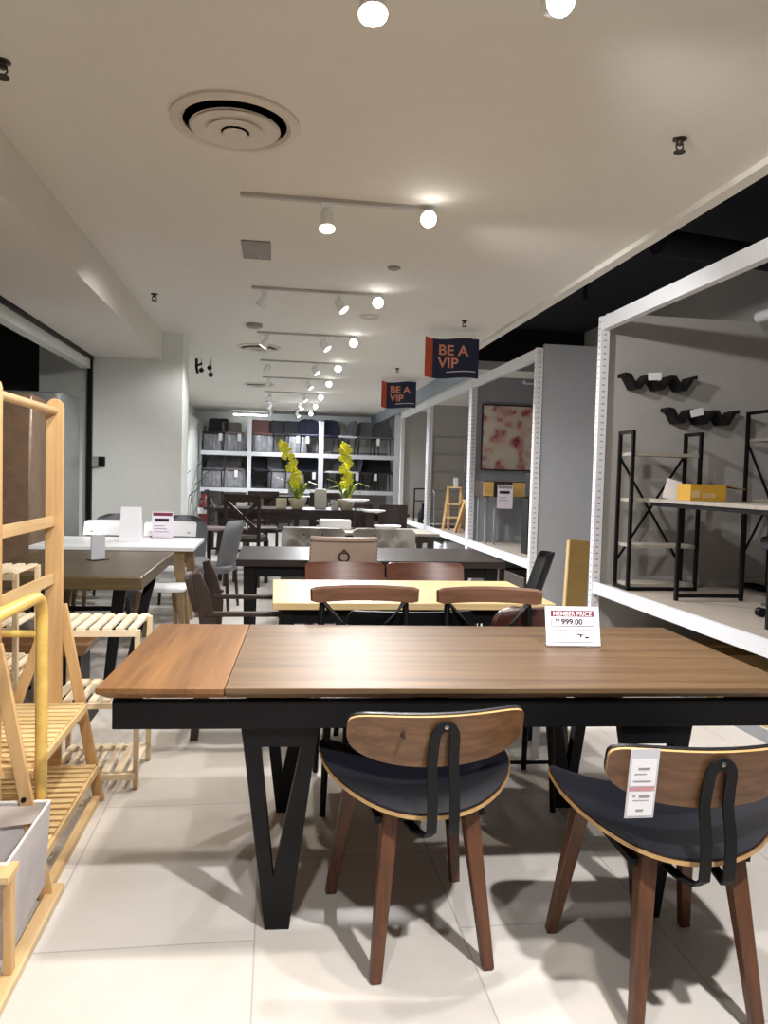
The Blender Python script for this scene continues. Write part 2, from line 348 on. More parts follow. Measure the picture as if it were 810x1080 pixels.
for p, l in (((1.80, 3.31, CZ), 'sprinkler head in the ceiling near the right ceiling edge, nearest of all'), ((-1.09, 7.07, CZ), 'sprinkler head by the left bulkhead, farther down the ceiling'),
             ((-1.08, 3.22, CZ), 'sprinkler head cut by the left edge of the picture'), ((1.84, 7.43, CZ), 'sprinkler head in front of the hanging navy banners'), ((1.73, 10.9, CZ), 'small far sprinkler head above the farther hanging banner')): sprinkler(p, l)
def disc(name, loc, r, label, cat):
    tag(MB().lathe([(r, 0), (r, -.008), (r*.9, -.014), (r*.88, -.008), (0, -.008)], n=24).build(name, M['vent'], loc=loc), label, cat)
disc('ceiling_speaker', (.89, 7.47, CZ), .10, 'round flush ceiling speaker right of the second track', 'speaker')
tag(MB().lathe([(.085, 0), (.085, -.03), (.05, -.045), (0, -.045)], n=20).build('smoke_detector', M['panelg'], loc=(-.24, 8.2, CZ)), 'round grey smoke detector left of the third track', 'smoke detector')
tag(MB().lathe([(.05, 0), (.05, -.008), (.03, -.02), (0, -.02)], n=16).build('smoke_sensor', M['panelg'], loc=(.86, 5.72, CZ)), 'small grey round sensor on the ceiling past the nearest bright lamp', 'smoke detector')

ords = ['first', 'second', 'third', 'fourth', 'fifth', 'sixth', 'seventh', 'eighth', 'ninth']
def spot(loc, tgt, e, ang=80, blend=.6, col=(1, .96, .9), rad=.045):
    L = bpy.data.lights.new('spot_lamp', 'SPOT'); L.energy = e; L.spot_size = R(ang); L.spot_blend = blend; L.color = col; L.shadow_soft_size = rad
    o = bpy.data.objects.new('spot_lamp', L); C.objects.link(o); o.location = loc
    o.rotation_euler = (V(tgt)-V(loc)).to_track_quat('-Z', 'Y').to_euler()
def head(track, loc, d, mat, world, energy, tgt=None, **k):
    """one track head: loc is local to the track; d the aim direction"""
    d = V(d).normalized(); p = V(loc)
    h = MB().box(p.x-.035, p.x+.035, -.016, .016, -.05, -.02).tube([V((p.x, 0, -.05)), V((p.x, 0, min(-.055, p.z-.085)))], .009, 8)
    c = p+V((0, 0, -.115)); a, b = c-d*.055, c+d*.055
    h.tube([a, a+d*.02, c, b], [.026, .036, .040, .046], 18)
    o = h.build('spotlight', M['white'], track)
    if mat: MB().tube([b+d*.001, b+d*.006], [.044, .044], 18).build('lamp', mat, o)
    if energy:
        w = V(world)+b+d*.06; spot(w, w+d if tgt is None else tgt, energy, **k)
rows = [2.38, 4.42, 6.57, 8.6, 10.68, 12.5, 14.66, 16.6, 18.65]
E0 = 138
W_ = (1, .976, .952); COOL = (.93, .965, 1)
spot((1.05, .65, 2.82), (.25, 2.5, 0), E0*2.6, 100, .5, W_)
spot((-.1, .65, 2.82), (-.6, 2.6, 0), E0*.7, 90, .6, W_)
for i, y in enumerate(rows):
    x0, x1 = -.22, .80; loc = (0, y, CZ)
    lab = 'ceiling spotlight track above and just in front of the camera' if i == 0 else 'white ceiling spotlight track, %s of the visible row counting from the camera' % ords[i-1]
    t = thing('track_light', lab, 'track light', loc, 0, 'ceiling spotlight tracks')
    MB().box(x0, x1, -.018, .018, -.022, 0).build('track', M['track'], t, bevel=.002)
    wc = W_ if i < 4 else COOL
    f = 1 if i < 3 else (1.15 if i < 6 else 1.05)
    head(t, (.85, 0, .052), (.02, -.85, -.38), M['lampon'], loc, 0)
    spot((.87, y-.12, 2.84), (.9, y-1.6, 0), E0*(.8 if i < 2 else 1.1)*f, 115, .7, wc)
    if i < 2: head(t, (.27, 0, 0), (.0, -.25, -1), M['lampwarm'], loc, E0*.6, ang=90, col=(1, .9, .76))
    else:
        head(t, (-.12, 0, 0), (-.5, .25, -.75), M['lampdim'] if i == 3 else None, loc, E0*(.5 if i == 3 else .9)*f if i < 8 else 0, ang=95, col=wc)
        head(t, (.53, 0, 0), (.55, -.2, -.7), M['lampdim'], loc, E0*1.3*f if i < 8 else 0, ang=95, col=wc)
    if i < 2: spot((-.1, y, 2.8), (-1.0, y+.2, .3), E0*.55, 90, .6, W_)
    if i in (1, 2): spot((-.3, y, 2.8), (-2.5, 7.9, 1.0), E0*1.0, 50, .7, wc)  # added spots without a track head, to brighten the wrapped mattress
    if i in (6, 7): spot((.5, y+.3, 2.6), (.6, 20, 1.0), E0*.8, 85, .8, COOL)  # extra spots with no fitting, put in to lighten the far rack and wall
    if i in (0, 1): spot((.7, y, 2.8), (2.9, y+1.2, 1.2), E0*.9, 95, .6, W_)  # added fill for the display bays, no lamp head belongs to it
# thin white tube lamp at the far wall, and the black ceiling spots at the far left
tag(MB().tube([(-1.05, 19.6, 2.86), (-.2, 19.6, 2.86)], .02, 8).build('tube_lamp', M['tubelight']), 'thin glowing white tube lamp on the far wall above the chair rack', 'lamp')
t = thing('camera_bracket', 'cluster of black ceiling-mounted cameras by the far left pier', 'camera', (-1.02, 10.9, CZ))
MB().tube([(-.08, 0, 0), (-.08, 0, -.12), (-.06, -.02, -.2)], .02, 8).tube([(-.08, 0, -.1), (.0, 0, -.06)], .016, 8).build('bracket', M['black'], t)
for p in ((-.01, -.03, -.16), (.1, -.02, -.12), (.12, -.05, -.22)): MB().tube([V(p)+V((0, 0, .3+p[2]*0)) if False else (p[0], 0, 0), p], .004, 6).ball(p, .035).build('camera_head', M['black'], t)
# hanging banners
def banner(loc, label, w, h, rz, bend):
    t = thing('hanging_banner', label, 'banner', loc, rz, 'hanging navy banners')
    N = 20
    def pt(u, v): return V((u*w, bend*math.sin(u*math.pi)*w-.10*w*max(0, .16-u)/.16, -v*h-.012*math.sin(u*6)))
    def sheet(u0, u1, name, mat):
        f = [pt(lerp(u0, u1, i/N), v) for i in range(N+1) for v in (0, 1)]
        b = [p+V((0, .006, 0)) for p in f]; mb = MB(); k = len(f); fs = []
        for i in range(N):
            a = 2*i; fs += [(a, a+1, a+3, a+2), (k+a+2, k+a+3, k+a+1, k+a), (a, a+2, k+a+2, k+a), (a+1, k+a+1, k+a+3, a+3)]
        fs += [(0, k, k+1, 1), (k-2, k-1, 2*k-1, 2*k-2)]
        return mb.add(f+b, fs).build(name, mat, t)
    sheet(.16, 1, 'banner_sheet', M['navy']); sheet(0, .16, 'banner_fold', M['orange'])
    mt = lambda x, z: plane_mtx((x*w, pt(x, 0).y+bend*w*.30-.012-abs(bend)*w*.9, z), (1, .0, 0), (0, 0, 1))
    def y_at(u): return pt(u, 0).y-.004
    for body, v in (('BE A', .42), ('VIP', .74)):
        o = text('lettering', body, h*.36, M['salmon'], t, plane_mtx((.26*w, 0, -v*h), (1, 0, 0), (0, 0, 1)), bold=.0030, sx=1.08)
        for vv in o.data.vertices: vv.co.y += y_at(min(1, max(0, vv.co.x/w)))
    mb = MB()
    for i in range(10):
        u = .42+i*.053
        p, q = pt(u, .84), pt(u+.048, .84); mb.bar(p+V((0, -.003, 0)), q+V((0, -.003, 0)), .002, .010)
    mb.build('small_print', M['paper'], t)
    MB().tube([(.1*w, 0, 0), (.1*w, 0, CZ-loc[2])], .003, 5).tube([(.9*w, 0, 0), (.9*w, 0, CZ-loc[2])], .003, 5).build('cord', M['steel'], t)
banner((1.55, 8., 2.875), 'larger nearer navy and orange banner reading BE A VIP', .60, .42, 0, .02)
banner((1.68, 12.2, 2.925), 'smaller farther navy and orange banner reading BE A VIP', .57, .42, -.05, .10)

# ------------------------------------------------------------------ main table
def main_table():
    t = thing('extending_dining_table', 'long brown oak extending dining table with black V legs, in front', 'table', (.6, 2.645, 0), -R(2.6))
    L, D = 1.07, .475
    def slab(x0, x1, ch0, ch1):
        m = MB(); z0, z1 = .717, .75; i0 = .03 if ch0 else 0; i1 = .03 if ch1 else 0
        vs = [(x0+i0, -D+.02, z0), (x1-i1, -D+.02, z0), (x1-i1, D-.02, z0), (x0+i0, D-.02, z0), (x0, -D, z1-.016), (x1, -D, z1-.016), (x1, D, z1-.016), (x0, D, z1-.016), (x0, -D, z1), (x1, -D, z1), (x1, D, z1), (x0, D, z1)]
        fs = [(3, 2, 1, 0), (8, 9, 10, 11)]
        for a in (0, 4):
            for i in range(4): j = (i+1) % 4; fs.append((a+i, a+j, a+4+j, a+4+i))
        return m.add(vs, fs)
    slab(-L+.362, L, 0, 1).build('tabletop', M['oak'], t, bevel=.002)
    slab(-L, -L+.36, 1, 0).build('extension_leaf', M['oakleaf'], t, bevel=.002)
    a = MB()
    for s in (-1, 1):
        a.box(-1.03, 1.03, s*.435-.0125, s*.435+.0125, .622, .706)
    a.box(-1.03, -1.005, -.4225, .4225, .622, .706).box(1.005, 1.03, -.4225, .4225, .622, .706)
    for x in (-.6, -.1, .4, .9): a.box(x-.05, x+.05, -.43, .43, .706, .717)
    for x in (-.5, .5): a.box(x-.02, x+.02, -.422, .422, .64, .70)
    a.build('apron', M['black'], t, bevel=.003)
    poly = [[(-.122, .64), (.118, .64), (.103, .56), (-.110, .56)], [(-.110, .56), (-.062, .56), (-.016, .16), (-.035, 0), (-.037, .0)], [(.060, .56), (.103, .56), (.035, 0), (-.016, .16)], [(-.037, 0), (-.016, .16), (.035, 0)]]
    for x in (-.545, .62):
        for y in (-.40, .40):
            m = MB()
            for p in poly: m.prism(p, (x, y, 0), (1 if x < 0 else -1, 0, 0), (0, 0, 1), (0, 1, 0), .05)
            m.build('leg', M['black'], t)
    return t
main_table()

# price sign on main table
def price_sign():
    t = thing('price_sign', 'acrylic sign reading MEMBER PRICE 999.00 standing on the oak table', 'sign', (1.13, 2.70, .752), -R(5))
    w, h = .208, .148; up = V((0, .30, 1)).normalized(); q = lambda x, z, o=0: V((x, 0, 0))+up*z+V((0, -1, .30)).normalized()*o
    MB().prism([(-w/2, 0), (w/2, 0), (w/2, h), (-w/2, h)], q(0, .004, 0), (1, 0, 0), up, V((0, -1, .30)).normalized(), .004).build('holder', M['pinkpaper'], t, bevel=.001)
    MB().box(-w/2, w/2, 0, .05, -.0, .004).build('foot', M['acrylic'], t)
    def flat(x0, x1, z0, z1, name, mat, o=.0026): return MB().prism([(x0, z0), (x1, z0), (x1, z1), (x0, z1)], q(0, .004, o), (1, 0, 0), up, V((0, -1, .30)).normalized(), .0006).build(name, mat, t)
    flat(-.083, .083, .109, .132, 'header_band', M['maroon'])
    m = MB()
    n = V((0, -1, .30)).normalized()
    for x0, x1, z0, z1 in ((-.083, -.0815, .073, .11), (.0815, .083, .073, .11), (-.083, .083, .0725, .0745), (-.085, .08, .012, .0135)): m.prism([(x0, z0), (x1, z0), (x1, z1), (x0, z1)], q(0, .004, .0026), (1, 0, 0), up, n, .0006)
    m.build('border_line', M['ink'], t)
    m = MB()
    for x0, x1, z in ((-.075, -.02, .058), (-.075, -.035, .048), (-.075, -.012, .041), (.03, .075, .064), (.01, .075, .058)): m.prism([(x0, z), (x1, z), (x1, z+.002), (x0, z+.002)], q(0, .004, .0026), (1, 0, 0), up, n, .0006)
    m.build('small_print', M['greyink'], t)
    m = MB()
    m.prism([(.008, .042), (.04, .038), (.04, .041), (.02, .045)], q(0, .004, .0026), (1, 0, 0), up, n, .0006).prism([(.027, .03), (.031, .03), (.033, .04), (.026, .04)], q(0, .004, .0026), (1, 0, 0), up, n, .0006).prism([(.045, .028), (.06, .028), (.06, .034), (.045, .034)], q(0, .004, .0026), (1, 0, 0), up, n, .0006)
    m.build('table_picture', M['ink'], t)
    text('lettering', 'MEMBER PRICE', .0245, M['paper'], t, plane_mtx(q(0, .1155, .0034), (1, 0, 0), up), bold=.0001, ext=.0003, align='CENTER', sx=.93)
    text('lettering', '999.00', .029, M['ink'], t, plane_mtx(q(-.044, .084, .0030), (1, 0, 0), up), bold=.0007, ext=.0003, sx=1.05)
    text('lettering', 'RM', .0125, M['ink'], t, plane_mtx(q(-.066, .096, .0030), (1, 0, 0), up), bold=.0003, ext=.0003)
price_sign()

# ------------------------------------------------------------------ bentwood chairs
def bentwood_chair(label, loc, rz):
    t = thing('bentwood_chair', label, 'chair', loc, rz, 'black leather bentwood chairs at the oak table')
    def sb(th):
        c, s = math.cos(th), math.sin(th)
        if s >= 0: e = 4.2; k = .225
        else: e = 2.25; k = .245
        r = (abs(c)**e+abs(s)**e)**(-1/e)
        return (.285*r*c*(1-.03*max(0, -s)), k*r*s)
    def sz(x, y): return .448+.080*(abs(x)/.285)**2.2+.022*max(0, y)/.225-.03*max(0, (y-.14)/.085)**2*(1-(abs(x)/.285)**2)
    def fm(a, b, sd, rho): return V((a, b, sz(a, b)+(.006 if sd > 0 else -.005)))
    MB().shell(sb, fm, 10, 64).build('seat', [M['walnut'], M['plyedge']], t)
    def fc(a, b, sd, rho):
        a, b = a*.985, b*.985
        return V((a, b, sz(a, b)+(.0065 if sd < 0 else .014+.020*(1-rho**4))))
    MB().shell(sb, fc, 10, 64, emi=0).build('cushion', M['leather'], t, smooth=60)
    def bb(th):
        c, s = math.cos(th), math.sin(th)
        if s >= 0: e = 7.0; k = .062
        else: e = 2.3; k = .088
        r = (abs(c)**e+abs(s)**e)**(-1/e); return (.252*r*c, k*r*s)
    nb = V((0, -1, -.22)).normalized(); ub = V((0, -.22, 1)).normalized()
    def bp(a, b, o): return V((a, -.265, .68))+ub*b+V((0, .060*(a/.252)**2, 0))-nb*o
    MB().shell(bb, lambda a, b, sd, rho: bp(a, b, sd*.0045), 8, 64).build('backrest', [M['walnut'], M['plyedge']], t)
    MB().shell(bb, lambda a, b, sd, rho: bp(a*1.0, b*1.0+.003, 0.005 if sd < 0 else .015+.014*(1-rho**4)), 8, 64, emi=0).build('back_pad', M['leather'], t, smooth=60)
    # black steel strap: a hairpin on the back whose two ends run down and under the seat
    pts = []; g = .031
    def back_y(z): return -.265-.22*(z-.68)-.016
    for sgn in (-1,):
        pass
    left = [(-g-.035, -.13, .405), (-g-.022, -.21, .402), (-g-.008, -.262, .408), (-g, -.283, .43), (-g, -.287, .47), (-g, -.285, .53), (-g*.98, back_y(.60)-.004, .60), (-g*.92, back_y(.65), .65), (-g*.9, back_y(.68), .68)]
    arc = [(-g*.9*math.cos(R(a)), back_y(.68+g*.9*math.sin(R(a))), .68+g*1.15*math.sin(R(a))) for a in (25, 50, 75, 90, 105, 130, 155)]
    right = [(-x, y, z) for x, y, z in left[::-1]]
    prof = [(-.014, -.003), (.014, -.003), (.014, .003), (-.014, .003)]
    # width direction: in the plane of the back, perpendicular to travel
    P = [V(p) for p in left+arc+right]; mb = MB(); rings = []
    for i, p in enumerate(P):
        d = (P[min(i+1, len(P)-1)]-P[max(i-1, 0)]).normalized()
        nrm = V((0, -1, -.1)) if p.z > .46 else (V((0, -1, -.2)) if p.z > .42 else V((0, -.25, -1)))
        if abs(p.z-.43) < .005: nrm = V((0, -1, -.5))
        a = d.cross(nrm).normalized(); b = a.cross(d).normalized()
        rings.append([p+a*x+b*y for x, y in prof])
    k = 4; vs = [v for r in rings for v in r]; fs = []
    for i in range(len(P)-1):
        for q in range(k): fs.append((i*k+q, i*k+(q+1) % k, (i+1)*k+(q+1) % k, (i+1)*k+q))
    fs += [(3, 2, 1, 0), tuple((len(P)-1)*k+q for q in range(k))]
    mb.add(vs, fs).build('back_strap', M['blackmat'], t)
    MB().lathe([(.006, 0), (.006, .003), (0, .004)], (0, 0, 0), 10).build('bolt', M['chrome'], t, loc=(0, back_y(.715)-.001, .715), rot=(R(90), 0, 0))
    MB().box(-.16, .16, -.17, .17, .412, .430).build('seat_frame', M['black'], t)
    for sx in (-1, 1):
        for fy, fx, ty, tx in ((.232, .215, .15, .155), (-.232, .162, -.155, .115)):
            zt = sz(tx, ty)-.008
            MB().bar((sx*fx, fy, 0), (sx*tx, ty, zt), .032, .028, (0, 1, 0), .048, .044).build('leg', M['walnutleg'], t, bevel=.004)
    return t
c1 = bentwood_chair('walnut bentwood chair with black leather seat, without a tag, at middle of the oak table', (.442, 2.222, 0), R(4.5))
c2 = again(c1, 'walnut bentwood chair with black leather seat and a plastic price tag on its back', (1.072, 1.918, 0), -R(1.5))
MB().tube([(-.112, -.265-.22*.01+.016-.006, .688), (-.112, -.2755, .688)], .006, 10).build('plug', M['darkleg'], c1)
# hang tag on the second chair
t = thing('price_tag', 'clear plastic price tag with two white cards hung on the right bentwood chair', 'tag', (1.072-.195, 1.918-.246, .575), -R(1.5))
q = lambda a, z, o=0: V((a, -.024*(z/.2)-o, z))
MB().prism([(-.036, 0), (.036, 0), (.036, .175), (-.036, .175)], (0, -.004, 0), (1, 0, 0), (0, -.13, 1), (0, -1, 0), .002).build('sleeve', M['sleeve'], t)
def card(z0, z1, name, mat, x=.031, o=.0056): return MB().prism([(-x, z0), (x, z0), (x, z1), (-x, z1)], (0, -o, 0), (1, 0, 0), (0, -.13, 1), (0, -1, 0), .0008).build(name, mat, t)
card(.082, .150, 'card', M['paper']); card(.006, .068, 'card', M['paper']); card(.070, .079, 'pink_strip', M['pinkink'])
m = MB()
for x0, x1, z, hh in ((-.014, .015, .124, .005), (-.022, .008, .112, .002), (-.024, .02, .093, .003), (-.022, -.014, .055, .004), (-.006, .022, .053, .006), (-.02, .02, .045, .0015), (-.01, .008, .018, .005)):
    m.prism([(x0, z), (x1, z), (x1, z+hh), (x0, z+hh)], (0, -.0064, 0), (1, 0, 0), (0, -.13, 1), (0, -1, 0), .0006)
m.build('small_print', M['greyink'], t)

# ------------------------------------------------------------------ generic chair
def rbox(mb, w, d, z0, z1, r=.05, y=0, n=6):
    pts = []
    for cx, cy, a0 in ((w/2-r, d/2-r, 0), (-w/2+r, d/2-r, 90), (-w/2+r, -d/2+r, 180), (w/2-r, -d/2+r, 270)):
        for i in range(n+1): a = R(a0+90*i/n); pts.append((cx+r*math.cos(a), cy+r*math.sin(a)))
    e = min(.012, (z1-z0)/3); k = len(pts); vs = []
    for s, z in ((.96, z0), (1, z0+e), (1, z1-e), (.95, z1)): vs += [(x*s, y+yy*s, z) for x, yy in pts]
    fs = [tuple(range(k))[::-1], tuple(3*k+i for i in range(k))]
    for l in range(3):
        for i in range(k): fs.append((l*k+i, l*k+(i+1) % k, (l+1)*k+(i+1) % k, (l+1)*k+i))
    return mb.add(vs, fs)
def backpanel(w, z0, z1, y, tilt, curve, th, corner, bottomw=1., tufts=(), pad=0., nu=24, nv=14):
    """closed back panel; front faces +y"""
    mb = MB()
    def P(u, v, f):
        ww = w/2*lerp(bottomw, 1, min(1, v*1.6))
        e = max(0, v-(1-corner/(z1-z0)))*(z1-z0)/max(corner, 1e-4)   # 0..1 inside top corner zone
        ww *= (1-(corner/(w/2))*(1-math.sqrt(max(0, 1-e*e)))) if corner else 1
        x = u*ww; z = lerp(z0, z1, v)
        yy = y-tilt*v+curve*(u*u)
        if f:
            yy += th/2+pad*(1-abs(u)**4)*(1-abs(2*v-1)**4)
            for tx, tv in tufts: yy -= .034*math.exp(-(((u*w/2-tx)/.045)**2+(((v-tv)*(z1-z0))/.045)**2))
        else: yy -= th/2
        return V((x, yy, z))
    vs = [P(2*i/nu-1, j/nv, f) for f in (0, 1) for j in range(nv+1) for i in range(nu+1)]; n = (nu+1)*(nv+1); fs = []; ix = lambda f, i, j: f*n+j*(nu+1)+i
    for j in range(nv):
        for i in range(nu):
            fs.append((ix(0, i, j), ix(0, i+1, j), ix(0, i+1, j+1), ix(0, i, j+1))); fs.append((ix(1, i, j), ix(1, i, j+1), ix(1, i+1, j+1), ix(1, i+1, j)))
    for i in range(nu):
        for j in (0, nv): fs.append((ix(0, i, j), ix(0, i+1, j), ix(1, i+1, j), ix(1, i, j)))
    for j in range(nv):
        for i in (0, nu): fs.append((ix(0, i, j), ix(0, i, j+1), ix(1, i, j+1), ix(1, i, j)))
    return mb.add(vs, fs)
def legs(t, w, d, h, mat, r0=.013, r1=.02, splay=.03, square=True, inset=.03):
    for sx in (-1, 1):
        for sy in (-1, 1):
            a = (sx*(w/2-inset+splay), sy*(d/2-inset+splay), 0); b = (sx*(w/2-inset), sy*(d/2-inset), h); m = MB()
            if square: m.bar(a, b, r0*2, r0*2, (0, 1, 0), r1*2, r1*2)
            else: m.tube([a, b], [r0, r1], 8)
            m.build('leg', mat, t)
def chair(label, loc, rz, w=.46, d=.46, seat=.46, st=.06, top=.85, bz=.5, seatm='greyfab', backm=None, legm='darkleg', tilt=.07, curve=.05, th=.04, corner=.05, tufts=(), pad=.01, splay=.03, r0=.013, r1=.02, square=True, group=None, bottomw=1., posts=False, name='dining_chair', cat='chair'):
    t = thing(name, label, cat, loc, rz, group)
    rbox(MB(), w, d, seat-st, seat, .06).build('seat', M[seatm], t)
    backpanel(w*.98, bz, top, -d/2+.02, tilt, curve, th, corner, bottomw, tufts, pad).build('backrest', M[backm or seatm], t, smooth=50)
    if bz > seat+.005 or posts:
        for s in (-1, 1): MB().bar((s*w*.36, -d/2+.02, seat-.04), (s*w*.36, -d/2+.03-tilt*.3+curve*.5, bz+.04), .03, .02, (0, 1, 0)).build('back_post', M[legm], t)
    legs(t, w, d, seat-st+.004, M[legm], r0, r1, splay, square)
    return t

# cross-back chairs on the far side of the oak table (facing the camera)
def crossback(label, loc, rz):
    t = thing('crossback_chair', label, 'chair', loc, rz, 'cross-back chairs on the far side of the oak table')
    rbox(MB(), .44, .42, .43, .46, .08).build('seat', M['brownleather'], t)
    rail = MB(); N = 20; vs = []
    P = []
    for i in range(N+1):
        u = 2*i/N-1; P.append((u*.245, -.235+.045*u*u, .845-.006*u*u))
    rail.sweep(P, lambda i: [(x*(1-.35*max(0, abs(2*i/N-1)-.9)*10*.6), y) for x, y in ((-.040, -.012), (.022, -.014), (.032, -.006), (.032, .006), (.022, .012), (-.040, .012))], side=(0, 0, 1))
    rail.build('top_rail', M['railwood'], t)
    for s in (-1, 1):
        MB().tube([(s*.205, -.26, 0), (s*.20, -.215, .40), (s*.20, -.20, .50), (s*.195, -.225, .70), (s*.19, -.232, .845)], [.013, .016, .016, .015, .014], 10).build('back_leg', M['black'], t)
        MB().tube([(s*.20, .20, 0), (s*.185, .17, .44)], [.012, .017], 10).build('leg', M['black'], t)
        MB().tube([(s*.195, .18, .30), (s*.19, .17, .38), (s*.16, .175, .42), (s*.10, .178, .43)], .009, 8).build('corner_brace', M['black'], t)
        MB().ribbon([(s*.185, -.225, .80), (s*.11, -.205, .70), (0, -.195, .615), (-s*.10, -.195, .53), (-s*.17, -.19, .465)], .045, .008, (s*.55, 0, .7)).build('cross_slat', M['black'], t)
        MB().ball((s*.19, -.250, .845), .006).build('bolt', M['chrome'], t)
    MB().tube([(-.20, -.20, .445), (.20, -.20, .445)], .011, 8).tube([(-.19, .175, .20), (.19, .175, .20)], .008, 8).build('stretcher', M['black'], t)
    return t
x1 = crossback('black cross-back chair with brown top rail, left one behind the oak table', (.42, 3.20, 0), math.pi)
x2 = again(x1, 'black cross-back chair with brown top rail, right one, just left of the MEMBER PRICE sign', (.985, 3.17, 0), math.pi-R(3))
# white paper strip tag hanging from the right cross-back chair
tag(MB().ribbon([(1.105, 3.0, .43), (1.10, 2.985, .32), (1.095, 2.98, .24), (1.10, 2.98, .215)], .035, .002, (1, .2, 0)).build('hanging_strip', M['sleeve']), 'pale plastic strip tag hanging below the table beside a black chair leg', 'tag')

# light ash table with its chairs
def table(name, label, x0, x1, y0, y1, z, th, topm, legm, lw=.06, inset=.05, cat='table', apron=True, taper=.7, edge=None, splay=0., group=None):
    cx, cy = (x0+x1)/2, (y0+y1)/2; t = thing(name, label, cat, (cx, cy, 0), 0, group); w, d = x1-x0, y1-y0
    MB().box(-w/2, w/2, -d/2, d/2, z-th, z).build('tabletop', M[topm], t, bevel=.004)
    if apron:
        m = MB(); i = inset+.01; m.box(-w/2+i, w/2-i, -d/2+i, -d/2+i+.02, z-th-.08, z-th).box(-w/2+i, w/2-i, d/2-i-.02, d/2-i, z-th-.08, z-th).box(-w/2+i, -w/2+i+.02, -d/2+i, d/2-i, z-th-.08, z-th).box(w/2-i-.02, w/2-i, -d/2+i, d/2-i, z-th-.08, z-th)
        m.build('apron', M[legm], t)
    for sx in (-1, 1):
        for sy in (-1, 1):
            b = (sx*(w/2-inset-lw/2), sy*(d/2-inset-lw/2), z-th); a = (b[0]+sx*splay, b[1]+sy*splay, 0)
            MB().bar(a, b, lw*taper, lw*taper, (0, 1, 0), lw, lw).build('leg', M[legm], t, bevel=.003)
    return t
table('dining_table', 'pale ash dining table behind the cross-back chairs', .005, 1.46, 3.74, 4.58, .74, .035, 'lightwood', 'black', .06)
chair('brown leather dining chair, its round back showing behind the right cross-back chair', (1.24, 3.72, 0), R(4), w=.40, d=.42, top=.765, bz=.47, seatm='brownleather', legm='darkleg', curve=.05, corner=.10, th=.05, pad=.02)
chair('low black chair with a wide curved back between the two cross-back chairs', (.66, 3.73, 0), 0, w=.62, d=.44, top=.745, bz=.46, seatm='darkfab', backm='black', legm='black', curve=.05, corner=.02, th=.03, pad=.01)
b1 = chair('glossy reddish veneer chair at the ash table, left of the pair', (.49, 4.9, 0), math.pi, w=.55, d=.44, top=.785, bz=.52, seatm='brownleather', backm='redwood', legm='darkleg', curve=.05, th=.02, corner=.02, pad=0, tilt=.08, posts=True, group='reddish veneer chairs at the ash table')
again(b1, 'glossy reddish veneer chair at the ash table, right of the pair', (1.045, 4.9, 0))

# armchair at left end of ash table (facing right)
t = thing('wooden_armchair', 'dark wooden armchair at the left end of the pale ash table', 'chair', (-.12, 4.2, 0), -R(90))
rbox(MB(), .52, .46, .42, .46, .05).build('seat', M['darkfab'], t)
for s in (-1, 1):
    MB().sweep([(s*.28, -.26, 0), (s*.28, -.235, .25), (s*.28, -.20, .46), (s*.28, -.20, .62), (s*.28, -.23, .76), (s*.28, -.26, .86)], lambda i: [(-.014, -a) for a in (0,)] and [(-.015, -(.02, .026, .032, .042, .034, .022)[i]), (.015, -(.02, .026, .032, .042, .034, .022)[i]), (.015, (.02, .026, .032, .042, .034, .022)[i]), (-.015, (.02, .026, .032, .042, .034, .022)[i])], side=(1, 0, 0)).build('back_leg', M['darkleg'], t, bevel=.004)
    MB().bar((s*.28, .22, 0), (s*.28, .22, .65), .03, .035, (0, 1, 0)).build('leg', M['darkleg'], t)
    MB().box(s*.28-.022, s*.28+.022, -.215, .28, .640, .664).build('armrest', M['darkleg'], t, bevel=.006)
backpanel(.52, .66, .84, -.235, .05, -.03, .02, .02).build('backrest', M['darkleg'], t)
MB().box(-.265, .265, .20, .23, .36, .42).box(-.265, .265, -.22, -.19, .36, .42).build('seat_rail', M['darkleg'], t)
# beige studded chair (its back to camera)
t = chair('beige upholstered chair with studded edge and ring pull on its back', (.515, 5.70, 0), R(-2), w=.50, d=.5, seat=.47, st=.10, top=.925, bz=.36, seatm='beige', legm='darkleg', curve=.05, corner=.03, th=.06, tilt=.10, pad=.02)
m = MB()
for i in range(30): u = -1+2*i/29; m.ball((u*.235, -.23-.10*.97+.05*u*u-.032, .906), .0065, 6)
for s in (-1, 1):
    for j in range(20): v = j/20*.96; m.ball((s*.238, -.23-.10*v+.05-.030, .36+.565*v), .0065, 6)
m.build('stud_row', M['brass'], t)
MB().tube([(.036*math.cos(R(a)), -.352-.008*math.sin(R(a)), .800+.036*math.sin(R(a))) for a in range(0, 360, 20)], .006, 8, closed=True).ball((0, -.345, .838), .016, 10).build('ring_pull', M['brass'], t)
MB().tube([(u*.235, -.23-.10+.05*u*u, .925) for u in [i/10-1 for i in range(21)]], .014, 8).build('top_piping', M['beige'], t)

# dark dining table with tufted chairs and black chair
table('dining_table', 'dark walnut dining table behind the beige studded chair', -.26, 1.76, 5.55, 6.6, .75, .05, 'darkwood', 'black', .09)
tf = [(x, v) for v in (.45, .8) for x in (-.16, 0, .16)]
g1 = chair('grey tufted leather chair at the dark walnut table, left of the pair', (.385, 7.05, 0), math.pi, w=.62, d=.5, seat=.48, st=.1, top=.865, bz=.44, seatm='tuft', legm='darkleg', curve=.03, corner=.03, th=.07, tufts=[(-.18, .55), (.0, .55), (.18, .55), (-.09, .85), (.09, .85)], pad=.02, group='grey tufted chairs at the dark walnut table')
for tx, tv in ((-.18, .55), (.0, .55), (.18, .55), (-.09, .85), (.09, .85)): MB().ball((tx, -.23-.07*tv+.03*(tx/.3)**2+.012, lerp(.44, .865, tv)), .014, 8).build('button', M['darkfab'], g1)
again(g1, 'grey tufted leather chair at the dark walnut table, right of the pair', (1.075, 7.05, 0))
